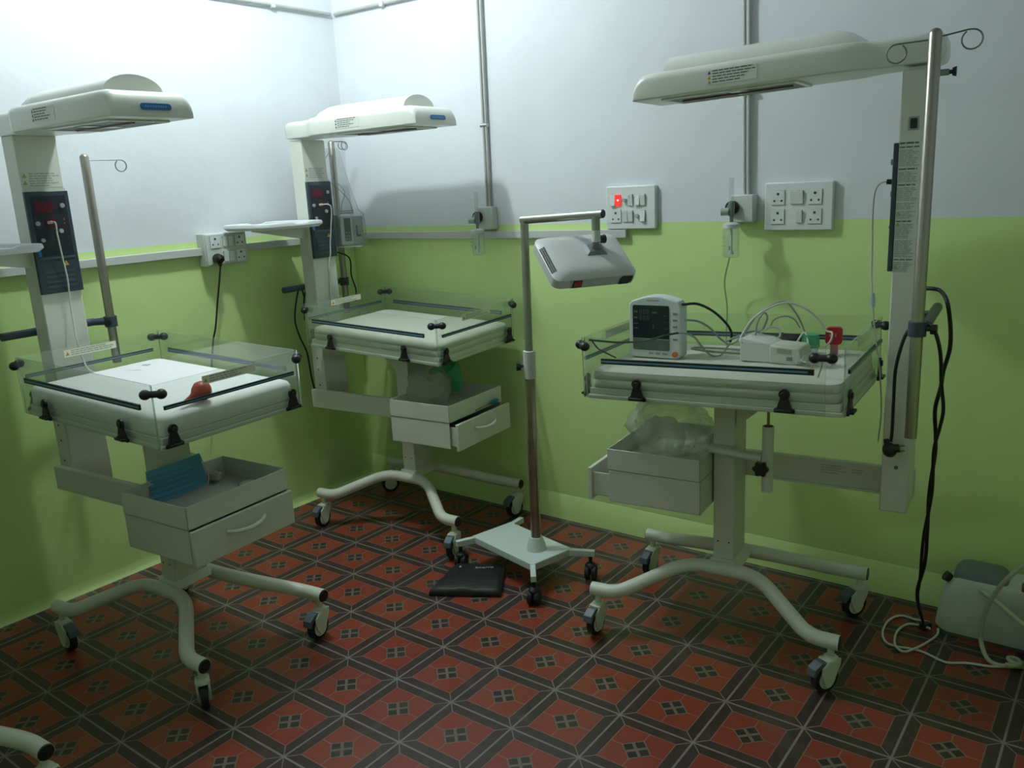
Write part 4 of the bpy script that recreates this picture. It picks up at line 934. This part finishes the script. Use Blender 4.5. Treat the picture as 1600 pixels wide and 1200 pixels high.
b = mb(blackp); b.loft([[hp(a,-.120,n_) for a,n_ in ((-.094,-.043),(-.058,-.043),(-.058,-.012),(-.094,-.012))],[hp(a,-.1225,n_) for a,n_ in ((-.094,-.043),(-.058,-.043),(-.058,-.012),(-.094,-.012))]])
b.use(mat('red_rocker',(.40,.03,.02),.35)).loft([[hp(a,-.122,n_) for a,n_ in ((-.089,-.040),(-.063,-.040),(-.063,-.015),(-.089,-.015))],[hp(a,-.1255,n_) for a,n_ in ((-.089,-.039),(-.063,-.039),(-.063,-.016),(-.089,-.016))]]); b.build('red_power_switch', hd_)
b = mb(blackp); b.loft([[hp(a,-.120,n_) for a,n_ in ((.088,-.045),(.126,-.045),(.138,-.033),(.138,-.012),(.100,-.009),(.088,-.022))],[hp(a,-.124,n_) for a,n_ in ((.088,-.045),(.126,-.045),(.138,-.033),(.138,-.012),(.100,-.009),(.088,-.022))]]); b.build('power_inlet', hd_)
b = mb(switchd)
for r_ in range(3):
    for k in range(20):
        t_r = .12+.27*r_; a0 = -.1625+t_r*.0228-.0008; d0 = -.075+k*.0066; nn_ = -.012+.016*t_r+.0012
        b.loft([[hp(a0,d0,nn_),hp(a0+.0055,d0,nn_+.0028),hp(a0+.0055,d0+.0035,nn_+.0028),hp(a0,d0+.0035,nn_)],[hp(a0-.001,d0,nn_+.0012),hp(a0+.0045,d0,nn_+.004),hp(a0+.0045,d0+.0035,nn_+.004),hp(a0-.001,d0+.0035,nn_+.0012)]])
b.build('vent_holes', hd_)

# ---------------- black bag on the floor
bg = thing('black_pouch','flat black nylon bag with white print on the floor by the lamp stand','bag', (1.405,-.835,0), math.radians(29.5))
b = mb(bagk); rings = []
for z, s1 in ((0,.96),(.006,1.0),(.020,.99),(.030,.95),(.036,.85),(.038,.5)):
    o = []; base = [(-.152,-.050),(.142,-.050),(.130,.195),(-.088,.205)]
    for k in range(4):
        A_, B_ = Vector(base[k]), Vector(base[(k+1)%4])
        for j in range(9): o.append(A_.lerp(B_, j/9))
    rings.append([Vector((p.x*s1, (p.y-.05)*s1+.05, z*(1 if z == 0 else 1+.25*noise.noise(Vector((p.x*14,p.y*14,2)))))) for p in o])
b.loft(rings); b.build('bag_body', bg, angle=60)
def text(s_, size, m, parent, loc, rot, name='printed_word', ext=.0004):
    c = bpy.data.curves.new(name,'FONT'); c.body = s_; c.size = size; c.extrude = ext; c.materials.append(m)
    tmp = bpy.data.objects.new(name, c); COL.objects.link(tmp); bpy.context.view_layer.update()
    me = bpy.data.meshes.new_from_object(tmp.evaluated_get(bpy.context.evaluated_depsgraph_get())); bpy.data.objects.remove(tmp)
    o = bpy.data.objects.new(name, me); COL.objects.link(o); o.parent = parent; o.location = loc; o.rotation_euler = rot; return o
t1 = text('Smarro', .026, textw, bg, (.010,.118,.0440), (0,0,math.radians(6))); t1.scale = (1,.9,1)
text('S', .022, textw, bg, (-.060,.125,.0440), (0,0,0), 'printed_mark')

# ---------------- machines and tubes at the lower right
nm = thing('nebuliser_machine','pale rounded medical machine with grey recessed top on the floor','medical machine', (3.215,-.118,0))
b = mb(nebw); rings = []
for z, s1 in ((.012,.97),(.020,1.0),(.10,1.0),(.150,.97),(.190,.90),(.205,.84)):
    rings.append([Vector((p[0]+.02*(z/.2), p[1]+.008*(z/.2), z)) for p in rrect(.430*s1,.175*s1,.050,7)])
b.loft(rings); b.build('machine_shell', nm, angle=40)
b = mb(mat('machine_foot',(.09,.11,.10),.6)); rings = [[Vector((p[0],p[1],z)) for p in rrect(.418,.165,.045,7)] for z in (0,.014)]; b.loft(rings); b.build('machine_foot', nm)
b = mb(nebg); rings = []
for z, s1 in ((.188,1.0),(.215,.96),(.232,.80),(.238,.5)): rings.append([Vector((-.085+p[0], .012+p[1], z)) for p in rrect(.170*s1,.128*s1,.03,6)])
b.loft(rings); b.build('grey_top_cover', nm, angle=40)
b = mb(blackp); b.tube([(-.178,-.030,.188),(-.192,-.036,.198)],[.016,.018],14); b.build('air_inlet', nm)
b = mb(mat('amber_port',(.22,.10,.04),.5)); b.cyl((.050,-.045,.200),(.050,-.055,.232),.012,14); b.build('port', nm)
m2 = thing('nebuliser_machine','second pale machine half out of view at the right edge','medical machine', (3.40,-.30,0))
b = mb(mat('machine_pale',(.48,.53,.46),.4)); rings = []
for z, s1 in ((0,.97),(.02,1.0),(.20,1.0),(.26,.94),(.29,.80)): rings.append([Vector((p[0],p[1],z)) for p in rrect(.20*s1,.16*s1,.05,7)])
b.loft(rings); b.build('machine_shell', m2, angle=40)
b = mb(mat('machine_darkgreen',(.12,.15,.11),.5)); b.box((-.085,-.0815,.08),(.05,-.079,.205)); b.build('side_window', m2, bev=.002)
bpy.context.view_layer.update()
cable('air_tube','thick pale tube crossing over the machine from upper left','tube',[yw(1490,893,-.05),yw(1505,899,-.10),yw(1530,920,-.18),yw(1560,943,-.25),yw(1590,968,-.32),yw(1630,1000,-.40)],.0085,tubem,seg=12)
cable('air_tube','thick pale tube looping in front of the machine to the knot','tube',[yw(1640,868,-.36),yw(1600,884,-.34),yw(1570,908,-.33),yw(1548,938,-.30),yw(1537,965,-.28),yw(1533,990,-.26),yw(1534,1008,-.27),on(1542,1028,2,.012),on(1556,1038,2,.008),on(1580,1041,2,.008),on(1640,1043,2,.008)],.0072,tubem,seg=12)
kn_ = on(1584,1040,2,.012); 
cable('tied_tubing','knot of pale tubing at the lower right edge','tube knot',[kn_+Vector(q) for q in ((-.02,-.012,.004),(.0,-.022,.012),(.018,-.006,.016),(.006,.014,.018),(-.016,.010,.018),(-.012,-.010,.020),(.010,-.016,.018),(.022,.010,.012),(.034,.016,.0))],.0068,tubem,seg=12)
fl = [on(x,y,2,.005) for x,y in ((1452,972),(1430,968),(1407,962),(1388,970),(1379,988),(1384,1003),(1400,1010),(1425,1014),(1445,1020),(1478,1035),(1510,1036),(1545,1041),(1575,1042))]
cable('thin_tube','thin white tube looping on the floor beside the machine','tube',fl,.0042,whitecable)
fl = [on(x,y,2,z) for x,y,z in ((1466,982,.02),(1464,992,.006),(1450,1003,.005),(1428,1014,.010),(1412,1018,.006),(1400,1010,.010),(1398,998,.006),(1404,984,.005),(1420,975,.005),(1440,978,.006),(1453,982,.02))]
cable('thin_tube','second thin white tube curled inside the first one on the floor','tube',fl,.0042,whitecable)
pl2 = on(1446,978,2,.012); b = mb(blackp); b.box((-.018,-.012,-.012),(.018,.012,.012)); b.cyl((-.03,0,0),(-.016,0,0),.006,10); e = b.build('black_plug', bev=.004); e.location = pl2; e.rotation_euler = (0,0,.9); setp(e,'black plug lying on the floor where the twisted cords end','plug')

# ---------------- repeats share a group
GROUPS = {'infant_warmer':'infant warmers standing in the room','mattress':'mattresses in the warmer beds','gas_pipe':'gas pipe pairs on the back wall','gas_outlet':'gas outlets on the back wall',
 'flowmeter':'oxygen flowmeters on the back wall','switchboard':'switchboards on the walls','conduit':'high wall conduits','power_cord':'black power cords','lead':'leads tangled on the right bed',
 'crumpled_tissue':'tissues in the left storage box','thin_tube':'thin white tubes on the floor','air_tube':'thick pale tubes by the machine','nebuliser_machine':'medical machines at the lower right'}
for o in list(COL.objects):
    if o.parent is None and 'category' in o and 'group' not in o:
        k = o.name.split('.')[0]
        if k in GROUPS: o['group'] = GROUPS[k]
